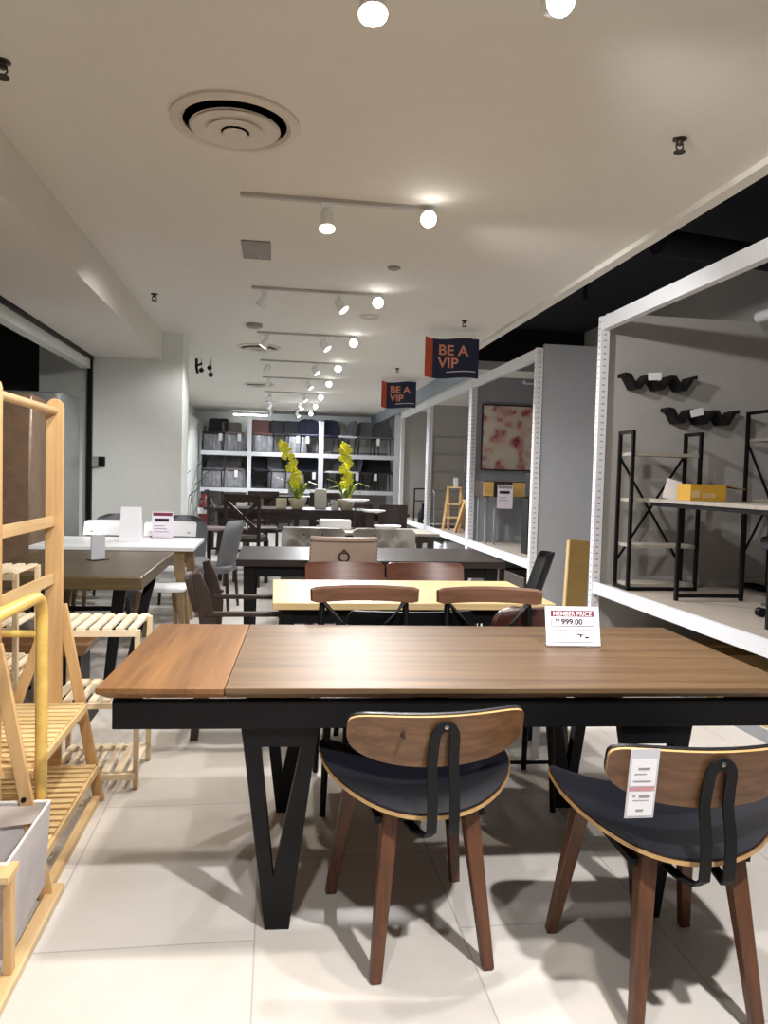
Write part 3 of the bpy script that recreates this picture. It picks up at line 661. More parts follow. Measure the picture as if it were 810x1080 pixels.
chair('black moulded chair at the right end of the dark walnut table', (1.86, 5.75, 0), R(78), w=.46, d=.46, seat=.46, st=.04, top=.82, bz=.44, seatm='blackmat', legm='black', curve=.07, corner=.10, th=.02, tilt=.12, pad=0, r0=.01, r1=.013, square=False)

# ------------------------------------------------------------------ left side tables
def metal_v(t, x, y, z, spread, mat):
    for s in (-1, 1): MB().bar((x+s*.05, y+s*.03, 0), (x+s*spread, y+s*.03, z), .05, .03, (0, 1, 0)).build('leg', mat, t)
t = thing('slab_table', 'thick brown slab table with black angled legs behind the pine racks', 'table', (-1.25, 5.31, 0))
MB().box(-.495, .495, -.74, .74, .672, .75, 0).build('tabletop', [M['midwood']], t, bevel=.008)
for sx in (-1, 1):
    for sy in (-1, 1): MB().bar((sx*.24, sy*.40, 0), (sx*.36, sy*.66, .672), .055, .03, (0, 1, 0), .075, .03).build('leg', M['black'], t)
for sx in (-1, 1): MB().prism([(-.45, .672), (.45, .672), (.12, .50), (.05, .40), (-.05, .40), (-.12, .50)], (sx*.30, 0, 0), (0, 1, 0), (0, 0, 1), (1, 0, 0), .03).build('gusset', M['black'], t)
MB().box(-.30, .30, -.015, .015, .42, .45).build('stretcher', M['black'], t)
t = thing('wooden_bench', 'low thick wooden bench with black plate legs in front of the slab table', 'bench', (-1.45, 4.33, 0))
MB().prism([(-.5, .40), (.5, .40), (.47, .33), (-.47, .33)], (0, 0, .05), (1, 0, 0), (0, 0, 1), (0, 1, 0), .34).build('seat', M['midedge'], t, bevel=.01)
for x in (-.38, .38): MB().prism([(-.06, .38), (.06, .38), (.06, .14), (.11, 0), (-.11, 0), (-.06, .14)], (x, 0, 0), (1, 0, 0), (0, 0, 1), (0, 1, 0), .22).build('leg', M['black'], t)
# white table and things
t = thing('dining_table', 'white topped dining table with slanted wooden legs by the white wall', 'table', (-1.29, 6.88, 0))
MB().box(-.645, .645, -.48, .48, .718, .75).build('tabletop', M['white'], t, bevel=.005)
MB().box(-.56, .56, -.40, -.37, .65, .718).box(-.56, .56, .37, .40, .65, .718).build('apron', M['oakl'], t)
for sx in (-1, 1):
    for sy in (-1, 1): MB().bar((sx*.60, sy*.44, 0), (sx*.50, sy*.36, .718), .04, .04, (0, 1, 0), .10, .05).build('leg', M['oakl'], t, bevel=.004)
wch = dict(w=.50, d=.44, seat=.45, st=.035, top=.885, bz=.745, seatm='white', legm='oakl', curve=.05, th=.025, corner=.03, pad=0, posts=True, group='white chairs at the white table', r0=.014, r1=.02)
w1 = chair('white chair with wooden legs behind the white table, nearer the mattress', (-1.55, 7.42, 0), math.pi, **wch)
again(w1, 'white chair with wooden legs behind the white table, its right end', (-.99, 7.42, 0))
def stool(label, loc, grp=None):
    t = thing('stool', label, 'stool', loc, 0, grp)
    rbox(MB(), .36, .32, .42, .455, .05).build('seat', M['white'], t)
    legs(t, .34, .30, .42, M['oakl'], .014, .02, .04)
    return t
st = stool('white seated stool with wooden legs, nearer one at the right end of the white table', (-.84, 6.05, 0) if False else (-.86, 6.28, 0), 'white stools under the white table')
again(st, 'white seated stool with wooden legs, farther one under the white table', (-.98, 6.80, 0))
def tent_card(name, label, loc, w, h, rz, mats, cat='sign'):
    t = thing(name, label, cat, loc, rz)
    for s in (-1, 1): MB().bar((0, s*h*.22, 0), (0, s*.003, h), w, .003, (0, 1, 0)).build('panel', M['paper'], t)
    return t
tent_card('tent_card', 'tall blank white folded card standing on the white table', (-1.23, 6.88, .752), .175, .30, R(-4), None)
def small_sign(name, label, loc, w, h, band, rz=0, lines=3, base=True):
    t = thing(name, label, 'sign', loc, rz)
    MB().box(-w/2, w/2, -.002, .002, .0, h).build('card', M['pinkpaper'], t)
    if band: MB().box(-w*.46, w*.46, -.003, -.002, h*.84, h*.96).build('header_band', M[band], t)
    m = MB().box(-w*.36, w*.30, -.003, -.002, h*.62, h*.74)
    m.build('price_line', M['ink'], t)
    m = MB()
    for i in range(lines): m.box(-w*.4, w*(.1+.1*(i % 3)), -.003, -.002, h*(.44-.11*i), h*(.47-.11*i))
    m.build('small_print', M['greyink'], t)
    if base: MB().box(-w/2, w/2, -.02, .03, -.001, .004).build('foot', M['acrylic'], t)
    return t
small_sign('price_sign', 'white price sign with a maroon header on the white table by the white wall', (-1.02, 7.28, .752), .19, .245, 'maroon')
t = thing('sign_holder', 'small clear upright sign holder standing on the brown slab table', 'sign holder', (-1.19, 5.43, .752), R(55))
MB().box(-.06, .06, -.004, .004, .004, .17).build('panel', M['sleeve'], t); MB().box(-.06, .06, -.045, .045, 0, .004).build('foot', M['brass'], t)
shell = dict(w=.50, d=.48, seat=.46, st=.07, top=.90, bz=.42, seatm='greyfab', legm='darkleg', curve=.10, th=.04, corner=.14, tilt=.10, pad=.01, bottomw=.9, square=False, group='grey fabric shell chairs by the white wall')
s1 = chair('grey fabric shell chair seen from its side, right of the white table', (-.62, 7.75, 0), R(82), **shell)
again(s1, 'grey fabric shell chair facing out behind the price sign', (-.93, 8.25, 0), math.pi+R(8))
again(s1, 'grey fabric shell chair behind the tent card, mostly hidden', (-1.66, 8.3, 0), math.pi)
t = thing('side_table', 'small round taupe side table beside the grey shell chairs', 'table', (-.72, 8.9, 0))
MB().lathe([(.0, .72), (.2, .72), (.205, .735), (.2, .75), (0, .75)]).build('tabletop', M['taupe'], t); MB().tube([(0, 0, .02), (0, 0, .72)], .02).build('column', M['blackmat'], t); MB().lathe([(.17, 0), (.17, .01), (.02, .025), (0, .025)]).build('base', M['blackmat'], t)
# wall switch, mattress outside the shopfront
t = thing('wall_switch', 'small grey and black access switch on the white wall', 'switch', (-1.995, 8.985, 1.46))
MB().box(-.045, .025, -.03, .013, -.06, .06).build('box', M['panelg'], t, bevel=.004); MB().box(.027, .095, -.035, .013, -.05, .06).build('reader', M['black'], t, bevel=.004)
t = thing('wrapped_mattress', 'tall plastic wrapped mattress standing outside the shopfront opening', 'mattress', (-2.55, 8.05, 0))
def puffy(w, d, h, name, mat, off):
    m = MB(); rbox(m, w, d, 0, h, .08, n=8); o = m.build(name, mat, t, loc=off); return o
puffy(.70, .72, 2.13, 'plastic_cover', M['wrapg'], (.115, .25, 0))
MB().box(-.42, .325, -.60, -.14, 0, 2.06).build('wrapped_board', M['wrapb'], t, bevel=.03)
MB().box(-.30, -.18, -.606, -.60, 1.12, 1.24).build('sticker', M['paper'], t)

# ------------------------------------------------------------------ pine racks left
def slat_rack(label, loc, w, d, levels, h, mats, grp, ns=7):
    sl, lg, rl = mats; t = thing('slatted_rack', label, 'rack', loc, 0, grp)
    for sx in (-1, 1):
        for sy in (-1, 1): MB().box(sx*w/2-.011, sx*w/2+.011, sy*(d/2-.012)-.013, sy*(d/2-.012)+.013, 0, h).build('leg', lg, t, bevel=.002)
    for z in levels:
        MB().box(-w/2, w/2, d/2-.006, d/2+.010, z-.03, z-.004).build('shelf_rail', rl, t)
        o = MB().box(-w/2, w/2, -d/2-.010, -d/2+.006, z-.03, z-.004).build('shelf_rail', rl, t)
        for i in range(ns):
            x = lerp(-w/2+.02, w/2-.02, i/(ns-1)); MB().box(x-.016, x+.016, -d/2, d/2, z-.006, z+.006).build('slat', sl, o)
    return t
PM = (M['pale'], M['palev'], M['palex'])
slat_rack('pale pine three-tier slatted rack at the left corner of the oak table', (-.745, 3.50, 0), .36, .35, (.695, .385, .075), .69, PM, 'pale pine slatted racks')
slat_rack('pale pine slatted rack seen through the tall clothes rack', (-1.38, 3.72, 0), .50, .34, (.90, .66, .46, .42, .38, .10), .90, PM, 'pale pine slatted racks', 9)
# tall pine clothes rack
t = thing('clothes_rack', 'tall pine clothes rack with two slatted shelves at the left edge', 'rack', (-.86, 2.86, 0))
yn, yf = -.36, .34
for y in (yn, yf):
    poly = [(-.034, .16)]+[(-.034, 1.615)]+[(.034*math.cos(R(a))*1.0, 1.615+.034*math.sin(R(a))) for a in range(150, 20, -30)]+[(.034, 1.615), (.034, .16)]
    MB().prism(poly, (-.01, y, 0), (1, 0, 0), (0, 0, 1), (0, 1, 0), .022).build('upright', M['pinev'], t, bevel=.003)
    for s, fx in ((1, .17), (-1, -.30)):
        yy = y+(.020 if y > 0 else -.020)
        MB().bar((fx, yy, 0), (s*.015, yy, .82), .042, .018, (0, 1, 0)).build('leg', M['pinev'], t, bevel=.003)
    MB().tube([(.103, y+(.033 if y > 0 else -.033), .33), (.103, y+(.020 if y > 0 else -.020), .33)], .008, 8).build('bolt', M['black'], t)
MB().tube([(-.01, yn+.01, 1.60), (-.01, yf-.01, 1.60)], .016, 12).build('hanging_rail', M['pine'], t)
for z in (1.16, .93): MB().box(-.022, -.004, yn+.01, yf-.01, z-.02, z+.02).build('cross_rail', M['pine'], t)
for z, xl, xr in ((.415, -.20, .115), (.155, -.28, .160)):
    f = MB().box(xr-.010, xr+.008, yn-.005, yf+.005, z-.03, z-.002).box(xl-.008, xl+.010, yn-.005, yf+.005, z-.03, z-.002).box(xl+.01, xr-.01, yf-.02, yf-.002, z-.03, z-.006).box(xl+.01, xr-.01, yn+.002, yn+.02, z-.03, z-.006)
    o = f.build('shelf_frame', M['pine'], t)
    n = 15
    for i in range(n):
        y = lerp(yn+.02, yf-.02, i/(n-1)); MB().box(xl, xr, y-.015, y+.015, z-.004, z+.008).build('slat', M['pinex'], o, bevel=.001)
MB().box(.145, .175, yn, yf, .0, .028).build('floor_runner', M['pine'], t)
# laundry cart with bent handle and fabric bin
t = thing('laundry_trolley', 'pine laundry stand with bent golden handle bar at the lower left edge', 'laundry stand', (-.93, 2.15, 0))
xr = .27
hp = [(xr-.06, .37, .022), (xr-.06, .37, .88)]+[(xr-.06, .37-.07*(1-math.cos(R(a))), .90+.07*math.sin(R(a))) for a in (0, 25, 50, 75, 90)]+[(xr-.06, .0, .975), (xr-.06, -.3, .975)]
MB().tube(hp, .019, 14).build('handle_bar', M['gold'], t)
MB().tube([(-x, y, z) for x, y, z in hp], .019, 14).build('handle_bar', M['gold'], t)
MB().tube([(-xr+.06, .37, .845), (xr-.06, .37, .845)], .011, 10).build('dowel', M['gold'], t)
MB().box(xr-.035, xr+.010, -.38, .39, 0, .022).build('base_plank', M['pine'], t, bevel=.003)
MB().box(-xr-.010, -xr+.035, -.38, .39, 0, .022).build('base_plank', M['pine'], t, bevel=.003)
MB().box(-xr+.035, xr-.035, .355, .385, 0, .022).build('base_bar', M['pine'], t)
MB().box(xr-.028, xr-.004, -.075, -.045, .022, .295).build('corner_post', M['pinev'], t, bevel=.002)
MB().box(-xr, xr+.004, -.125, -.040, .295, .315).build('end_rail', M['pine'], t, bevel=.002)
def bin_(label, loc, w, d, z0, z1):
    b = thing('fabric_bin', label, 'laundry bin', loc)
    th = .006; i = .012
    def ring(k, z): return [(sx*(w/2-k), sy*(d/2-k), z) for sx, sy in ((-1, -1), (1, -1), (1, 1), (-1, 1))]
    vs = ring(i, z0)+ring(0, z1)+ring(th, z1)+ring(i+th, z0+.008)
    fs = [(3, 2, 1, 0), (12, 13, 14, 15)]
    for a in (0, 4, 8):
        for q in range(4): r = (q+1) % 4; fs.append((a+q, a+r, a+4+r, a+4+q))
    MB().add(vs, fs).build('bag', M['canvas'], b, smooth=0)
    MB().tube(ring(.003, z1+.002), .006, 8, closed=True).build('rim_piping', M['piping'], b)
    f = MB(); N = 24; vs = []
    for j2 in range(5):
        for i2 in range(N+1):
            u = i2/N; vs.append((lerp(-w/2+.012, w/2-.012, u), d/2-.012-.004*j2-.006*math.sin(u*9+j2), z1-.004-.012*j2-.02*math.sin(u*math.pi)*(j2/4)))
    f.add(vs, [(a*(N+1)+b, a*(N+1)+b+1, (a+1)*(N+1)+b+1, (a+1)*(N+1)+b) for a in range(4) for b in range(N)])
    f.build('liner_fold', M['canvasin'], b)
bin_('grey canvas laundry bin with white piping in the pine laundry stand', (-.93, 2.285, .0), .50, .40, .052 if False else .055, .315)

# ------------------------------------------------------------------ right-hand display bays
XR = 2.59
def upright(t, x, y, z0, z1):
    MB().box(-.035, .035, -.03, .03, z0, z1).build('upright', M['slots'], t, loc=(x, y, 0))
def bay(label, y0, y1, panel_y, panel_m, deck=True, near=None, top=2.70, xb=4.38, ptop=2.74):
    t = thing('display_bay', label, 'display shelving', (XR, y0, 0), 0, 'white framed display bays')
    X = lambda x: x-XR; Y = lambda y: y-y0
    for y in (y0, y1): upright(t, 0, Y(y), 0, top)
    MB().box(-.03, .03, Y(y0)+.031, Y(y1)-.031, top-.11, top-.005).build('top_beam', M['steel'], t)
    MB().box(.04, X(xb), Y(panel_y)-.02, Y(panel_y)+.02, 0 if not deck else .0, ptop).build('end_panel', M[panel_m], t)
    if deck:
        MB().box(-.03, .0, Y(y0)+.031, Y(y1)-.031, .485, .575).box(.0, .012, Y(y0)+.031, Y(y1)-.031, .545, .57).build('front_beam', M['steel'], t)
        MB().box(.014, X(xb), Y(y0)+.03, min(Y(y1), Y(panel_y))-.03, .53, .56).build('deck', M['deck'], t)
    return t
t = bay('nearest white framed display bay, with black wave shelves on its grey panel', 1.1, 5.82, 5.87, 'greywarm')
MB().box(.05, .14, .1, 4.6, 0, .03).box(.05, .07, .1, 4.6, .03, .06).build('base_rail', M['kick'], t)
tp = bay('second white framed display bay, holding the rose painting', 7.33, 9.80, 9.84, 'grey')
MB().box(.045, 1.78, -.02, .02, 0, 2.74).build('near_panel', M['grey'], tp)
bay('third white framed display bay, holding the ladder rack and wooden steps', 9.88, 12.6, 12.65, 'greywarm', ptop=2.62)
t4 = bay('farthest white framed display bay before the chair rack', 12.72, 15.4, 15.44, 'greywarm', deck=True)
tag(MB().tube([(3.78, 5.6, 2.72), (3.82, 4.4, 2.72)], .045, 14).build('white_pipe', M['steel']), 'thick white pipe under the dark open ceiling above the near bay', 'pipe')
tag(MB().tube([(3.6, 9.6, 2.66), (3.1, 9.3, 2.62)], .025, 10).build('white_conduit', M['steel']), 'short white conduit above the rose painting', 'pipe')
m = MB()
tag(MB().tube([(2.7, 6.5, 3.0), (2.7, 6.5, 3.55)], .02, 8).tube([(3.0, 3.5, 3.3), (5.5, 4.2, 3.3)], .12, 14).tube([(2.9, 5.6, 3.25), (5.5, 6.1, 3.25)], .10, 14).build('air_duct', M['plenum']), 'black ducting and pipes in the dark open ceiling', 'duct')
# wave shelves
def wave(label, x, z):
    t = thing('wave_shelf', label, 'wall shelf', (x, 5.85, z), 0, 'black wave shelves')
    w, h = .66, .11; P = []
    xs = [-w/2, -w/2+.115, -w/6-.0+.02, -w/2+.33, w/6-.02+.06, w/2-.13, w/2]
    pts = [(-.33, .05), (-.285, .045), (-.225, -.05), (-.195, -.05), (-.115, .045), (-.085, .045), (-.015, -.05), (.015, -.05), (.095, .045), (.125, .045), (.195, -.05), (.225, -.05), (.285, .04), (.33, .05)]
    MB().ribbon([(a*.93, -.07, b) for a, b in pts], .14, .03, (0, 1, 0)).build('board', M['blackmat'], t)
    MB().box(-.115, -.005, -.148, -.142, .015, .075).build('price_label', M['paper'], t, rot=(0, R(-4) if x < 3.1 else R(-14), 0))
wave('black wave wall shelf, upper left of the two', 3.04, 2.19)
wave('black wave wall shelf, lower right of the two', 3.42, 1.93)
# desk with shelf tower
def frame(t, x0, x1, y, z0, z1, name, r=.0125):
    m = MB().box(x0-r, x0+r, y-r, y+r, z0, z1).box(x1-r, x1+r, y-r, y+r, z0, z1).box(x0, x1, y-r, y+r, z1-2*r, z1).box(x0, x1, y-r, y+r, z0, z0+2*r)
    return m.build(name, M['black'], t)
def tower(label, x0, x1, y0, y1, z0, z1, shelves, name='shelf_tower', cross=True, grp=None):
    t = thing(name, label, 'shelf unit', ((x0+x1)/2, (y0+y1)/2, z0), 0, grp); w, d, h = x1-x0, y1-y0, z1-z0
    for x in (-w/2, w/2):
        m = MB(); r = .0125
        for y in (-d/2, d/2): m.box(x-r, x+r, y-r, y+r, 0, h)
        m.box(x-r, x+r, -d/2, d/2, h-2*r, h).box(x-r, x+r, -d/2, d/2, .0, 2*r).build('side_frame', M['black'], t)
    MB().box(-w/2, w/2, d/2-.0125, d/2+.0125, .0, .025).box(-w/2, w/2, -d/2-.0125, -d/2+.0125, .0, .025).build('base_rail', M['black'], t)
    for z in shelves: MB().box(-w/2+.012, w/2-.012, -d/2, d/2, z-z0-.012, z-z0+.012).build('shelf', M['gwood'], t)
    if cross:
        MB().bar((-w/2, d/2+.02, h*.15), (w/2, d/2+.02, h*.85), .018, .008, (0, 1, 0)).bar((w/2, d/2+.02, h*.15), (-w/2, d/2+.02, h*.85), .018, .008, (0, 1, 0)).build('cross_brace', M['black'], t)
    return t
tower('black metal shelf tower at the left end of the desk', 2.68, 3.23, 5.42, 5.64, .562, 1.78, (1.60, 1.25, .90, .60))
t = thing('desk', 'black framed desk with pale top in the near display bay', 'desk', (3.06, 4.62, .562))
MB().box(-.27, .27, -.70, .74, .68, .705).build('tabletop', M['gwood'], t)
MB().box(-.26, -.235, -.69, .73, .65, .68).box(.235, .26, -.69, .73, .65, .68).box(-.235, .235, -.69, -.665, .65, .68).box(-.235, .235, .705, .73, .65, .68).build('apron', M['black'], t)
for x in (-.2475, .2475):
    for y in (-.6775, .33): MB().box(x-.0125, x+.0125, y-.0125, y+.0125, 0, .65).build('leg', M['black'], t)
for y in (-.6775, .33): MB().box(-.235, .235, y-.012, y+.012, .02, .045).build('foot_rail', M['black'], t)
tower('tall black metal shelf tower at the right end of the desk', 3.80, 4.28, 5.36, 5.70, .562, 1.98, (1.75, 1.27, .62), grp=None)
t = thing('carton', 'open yellow cardboard carton on the desk', 'box', (2.985, 4.98, 1.268), R(-6))
MB().box(-.125, .125, -.11, .11, 0, .008).box(-.125, .125, -.11, -.104, .008, .115).box(-.125, .125, .104, .11, .008, .115).box(-.125, -.119, -.104, .104, .008, .115).box(.119, .125, -.104, .104, .008, .115).build('body', M['yellowbox'], t)
MB().bar((.126, 0, .113), (.27, -.02, .085), .2, .005, (0, 0, 1)).build('flap', M['card'], t)
MB().box(-.12, -.06, -.112, -.11, .02, .07).box(-.04, .05, -.112, -.11, .02, .055).build('label', M['card2'], t)
t = thing('price_card', 'white price card leaning on the yellow carton on the desk', 'sign', (2.835, 5.12, 1.268), R(-10))
MB().bar((0, .03, 0), (.04, .05, .14), .11, .003, (0, 1, 0)).build('card', M['paper'], t)
# office chair at right: star base with castors
t = thing('office_chair', 'office chair on chrome castor base at the right edge of the near bay', 'chair', (3.28, 4.22, .562), R(90))
for k in range(5):
    a = R(72*k+65); ex, ey = .27*math.cos(a), .27*math.sin(a)
    f = MB().bar((0, 0, .10), (ex, ey, .075), .04, .03, (0, 0, 1), .03, .02).build('base_arm', M['chrome'], t)
    MB().tube([(ex-.02, ey-.0, .03), (ex-.004, ey, .03)], .03, 12).tube([(ex+.004, ey, .03), (ex+.02, ey, .03)], .03, 12).build('castor', M['black'], f)
MB().tube([(0, 0, .08), (0, 0, .42)], [.03, .02], 12).build('gas_column', M['black'], t)
rbox(MB(), .48, .46, .42, .50, .1).build('seat', M['darkfab'], t); backpanel(.44, .56, .98, -.26, .08, .05, .04, .08).build('backrest', M['darkfab'], t)
MB().bar((0, -.1, .41), (0, -.27, .42), .06, .02).bar((0, -.27, .41), (0, -.29, .66), .06, .02, (0, 1, 0)).build('back_bracket', M['black'], t)
# boxes under platform, cardboard board leaning
for i, (x, y, w, d, h, mm) in enumerate(((2.98, 4.15, .34, .52, .30, 'card2'), (2.98, 3.55, .34, .52, .32, 'card'), (2.98, 4.75, .34, .50, .28, 'card'), (2.98, 2.95, .34, .5, .3, 'card2'))):
    b = thing('cardboard_box', 'brown cardboard box under the near display platform, %s of the row from the far end' % ['second', 'third', 'first', 'fourth'][i], 'box', (x, y, 0), 0, 'cardboard boxes under the platform')
    MB().box(-w/2, w/2, -d/2, d/2, 0, h).build('body', M[mm], b, bevel=.004); MB().box(-w/2-.001, w/2+.001, -.03, .03, h*.0+.01, h+.001).build('tape', M['card2'], b)
t = thing('cardboard_sheet', 'tall flat cardboard pack leaning in the gap between two bays', 'box', (2.83, 6.65, 0), 0)
MB().bar((-.06, 0, 0), (.015, .12, .83), .20, .05, (0, 1, 0)).build('pack', M['card'], t, bevel=.004)
MB().bar((-.168, -.02, 0), (-.093, .10, .83), .012, .056, (0, 1, 0)).build('foam_edge', M['card2'], t)
# painting, console
t = thing('rose_painting', 'framed pink rose painting on the grey panel', 'painting', (3.12, 9.80, 1.94), 0)
MB().box(-.40, .40, -.012, .012, -.42, .42).build('canvas', M['rose'], t)
MB().box(-.415, -.40, -.018, .014, -.435, .435).box(.40, .415, -.018, .014, -.435, .435).box(-.40, .40, -.018, .014, -.435, -.42).box(-.40, .40, -.018, .014, .42, .435).build('frame', M['darkleg'], t)
t = thing('console_table', 'console table with tan drawer fronts below the rose painting', 'console', (3.15, 9.45, .562))
MB().box(-.55, .55, -.20, .20, .60, .80).build('case', M['darkleg'], t)
MB().box(-.55, -.42, -.215, -.20, .61, .79).build('drawer', M['tanbox'], t); MB().box(-.17, .40, -.215, -.20, .61, .79).build('drawer', M['tanbox'], t)
for x in (-.5, -.38, .5): 
    for y in (-.17, .17): MB().box(x-.012, x+.012, y-.012, y+.012, 0, .60).build('leg', M['kick'], t)
small_sign('price_sign', 'white price sign hung on the console below the rose painting', (2.87, 9.20, 1.02), .20, .30, 'greyink', base=True)
t = thing('black_column_shelf', 'black upright board standing at the front of the painting bay', 'shelf unit', (2.80, 8.15, .562)); MB().box(-.02, .10, -.1, .1, 0, .62).build('board', M['blackmat'], t); MB().box(.0, .12, -.1, .1, .62, .90).build('upper_board', M['blackmat'], t, bevel=.02)
# metal ladder rack and wooden steps
t = thing('ladder_rack', 'thin grey metal ladder shelf against the third bay panel', 'rack', (2.93, 12.3, .562))
m = MB()
for x in (-.27, .27): m.tube([(x, .28, 0), (x, .29, 1.55)], .010, 8); m.tube([(x, .28, .62), (x-.02, .02, .56), (x-.03, -.05, 0)], .010, 8)
m.build('frame', M['kick'], t)
for z in (1.52, 1.22, .92, .60, .30): MB().tube([(-.27, .288, z), (.27, .288, z)], .010, 8).build('rung', M['kick'], t)
MB().box(-.29, .27, -.04, .27, .04, .06).build('shelf', M['gwood'], t)
def steps(label, loc, rz, h=.62, w=.36):
    t = thing('step_stool', label, 'step stool', loc, rz, 'wooden step stools in the third bay')
    for s in (-1, 1):
        MB().bar((s*w/2, -.20, 0), (s*w/2*.75, 0, h), .04, .04, (0, 1, 0)).build('leg', M['pinev'], t); MB().bar((s*w/2, .22, 0), (s*w/2*.75, .02, h), .04, .04, (0, 1, 0)).build('leg', M['pinev'], t)
    for z, y in ((h, 0), (h*.62, -.10), (h*.32, -.16)): MB().box(-w/2*.9, w/2*.9, y-.07, y+.07, z-.01, z+.012).build('tread', M['pinex'], t)
    return t
s_ = steps('taller folding wooden step stool leaning at the left of the third bay', (2.80, 11.6, .562), R(-25), .68, .26)
s2 = steps('shorter wooden step stool at the right of the third bay', (2.96, 11.1, .562), R(20), .50, .30)
tag(MB().box(-.035, .035, -.002, .002, 0, .14).build('tag_card', M['paper'], loc=(2.79, 11.5, 1.255)), 'small white tag card on top of the taller step stool', 'tag')
# stored white packs under third bay
for i, (y, z, l) in enumerate(((12.2, 0, 'lowest white foam pack stored under the third bay'), (12.2, .17, 'upper white foam pack stored under the third bay'), (11.55, 0, 'tall white pack standing under the third bay'))):
    tag(MB().box(-.17, .17, -.26 if i < 2 else -.08, .26 if i < 2 else .08, 0, .15 if i < 2 else .40).build('foam_pack', M['whitemat'], loc=(2.82, y, z), bevel=.02), l, 'pack', 'white packs under the third bay')
for i, (y, l) in enumerate(((10.6, 'dark brown wooden crate under the third bay, farther one'), (9.0, 'dark brown wooden crate under the painting bay, far one'), (8.1, 'dark brown wooden crate under the painting bay, near one'))):
    tag(MB().box(-.2, .2, -.35, .35, 0, .34).box(-.21, -.2, -.35, .35, .1, .14).build('crate', M['darkleg'], loc=(2.86, y, 0), bevel=.01), l, 'crate', 'dark crates under the bays')
# far bay objects
t = thing('bottle_stand', 'black metal wine stand in the farthest bay', 'stand', (2.66, 14.0, .562)); 
m = MB()
for x in (-.05, .25): m.box(x-.012, x+.012, -.012, .012, 0, .62)
m.box(-.05, .25, -.012, .012, .60, .625).box(-.05, .25, -.012, .012, .38, .40); m.build('frame', M['black'], t)
tag(MB().lathe([(.0, 0), (.09, 0), (.09, .18), (.03, .28), (.03, .36), (0, .36)], n=16).build('vase', M['black'], loc=(2.66, 13.4, .562)), 'black bottle-shaped vase at the front of the farthest bay', 'vase')
tag(MB().ball((0, 0, .06), .10, sc=(1, 1, .6)).build('white_cushion', M['white'], loc=(2.70, 13.05, .562)), 'small white bundle beside the black vase in the farthest bay', 'bundle')

# ------------------------------------------------------------------ middle: counter table, orchids, plates
table('counter_table', 'dark counter-height table carrying the two yellow orchids', -.75, 1.25, 9.75, 10.6, .93, .05, 'darkwood', 'darkleg', .08)
table('dining_table', 'low grey-topped table behind the grey tufted chairs', .12, 1.86, 8.35, 9.2, .75, .03, 'gwood', 'darkleg', .07)
table('dining_table', 'dark brown table far back in front of the chair rack, left', -1.2, .5, 13.4, 14.4, .78, .05, 'darkwood', 'darkleg', .08)
table('dining_table', 'dark brown table far back in front of the chair rack, right', .9, 2.2, 12.2, 13.2, .78, .05, 'darkwood', 'darkleg', .08)
def xback(label, loc, rz, seat=.62):
    t = thing('counter_chair', label, 'chair', loc, rz, 'dark cross-back counter chairs')
    MB().box(-.22, .22, -.20, .20, seat-.04, seat).build('seat_frame', M['darkleg'], t); rbox(MB(), .42, .38, seat, seat+.04, .05).build('seat', M['cream'] if False else M['tuft'], t)
    for s in (-1, 1):
        MB().bar((s*.205, -.20, 0), (s*.205, -.22, 1.12), .04, .035, (0, 1, 0)).build('back_leg', M['darkleg'], t); MB().bar((s*.205, .19, 0), (s*.205, .19, seat-.04), .04, .04, (0, 1, 0)).build('leg', M['darkleg'], t)
        MB().bar((s*.19, -.215, 1.02), (-s*.19, -.205, seat+.10), .045, .015, (0, 1, 0)).build('cross_slat', M['darkleg'], t)
        MB().box(s*.205-.012, s*.205+.012, -.18, .17, .28, .31).build('stretcher', M['darkleg'], t)
    MB().box(-.205, .205, -.235, -.205, 1.03, 1.12).build('top_rail', M['darkleg'], t); MB().box(-.205, .205, -.222, -.198, seat+.06, seat+.11).build('lower_rail', M['darkleg'], t); MB().box(-.205, .205, .175, .20, .25, .28).build('foot_rail', M['darkleg'], t)
    return t
k1 = xback('dark cross-back counter chair with pale seat at left end of the orchid table', (-.62, 9.95 if False else 10.9, 0), R(-60), .58)
again(k1, 'dark cross-back counter chair with its X back to the camera, before the orchid table', (-.32, 9.5, 0), R(-14))
again(k1, 'dark cross-back counter chair behind the orchid table, left', (-.15, 11.05, 0), math.pi)
again(k1, 'dark cross-back counter chair behind the orchid table, right', (.75, 11.05, 0), math.pi)
d1 = chair('dark brown dining chair at the far left table', (-.7, 13.1, 0), 0, top=.95, bz=.55, seatm='darkfab', backm='darkleg', th=.02, corner=.02, pad=0, posts=True, group='dark brown dining chairs far back')
again(d1, 'dark brown dining chair at the far left table, its right end', (.1, 13.1, 0)); again(d1, 'dark brown dining chair at the far right table, behind the right orchid', (1.3, 11.9, 0)); again(d1, 'dark brown dining chair at the far right table, toward the bays', (1.85, 11.9, 0))
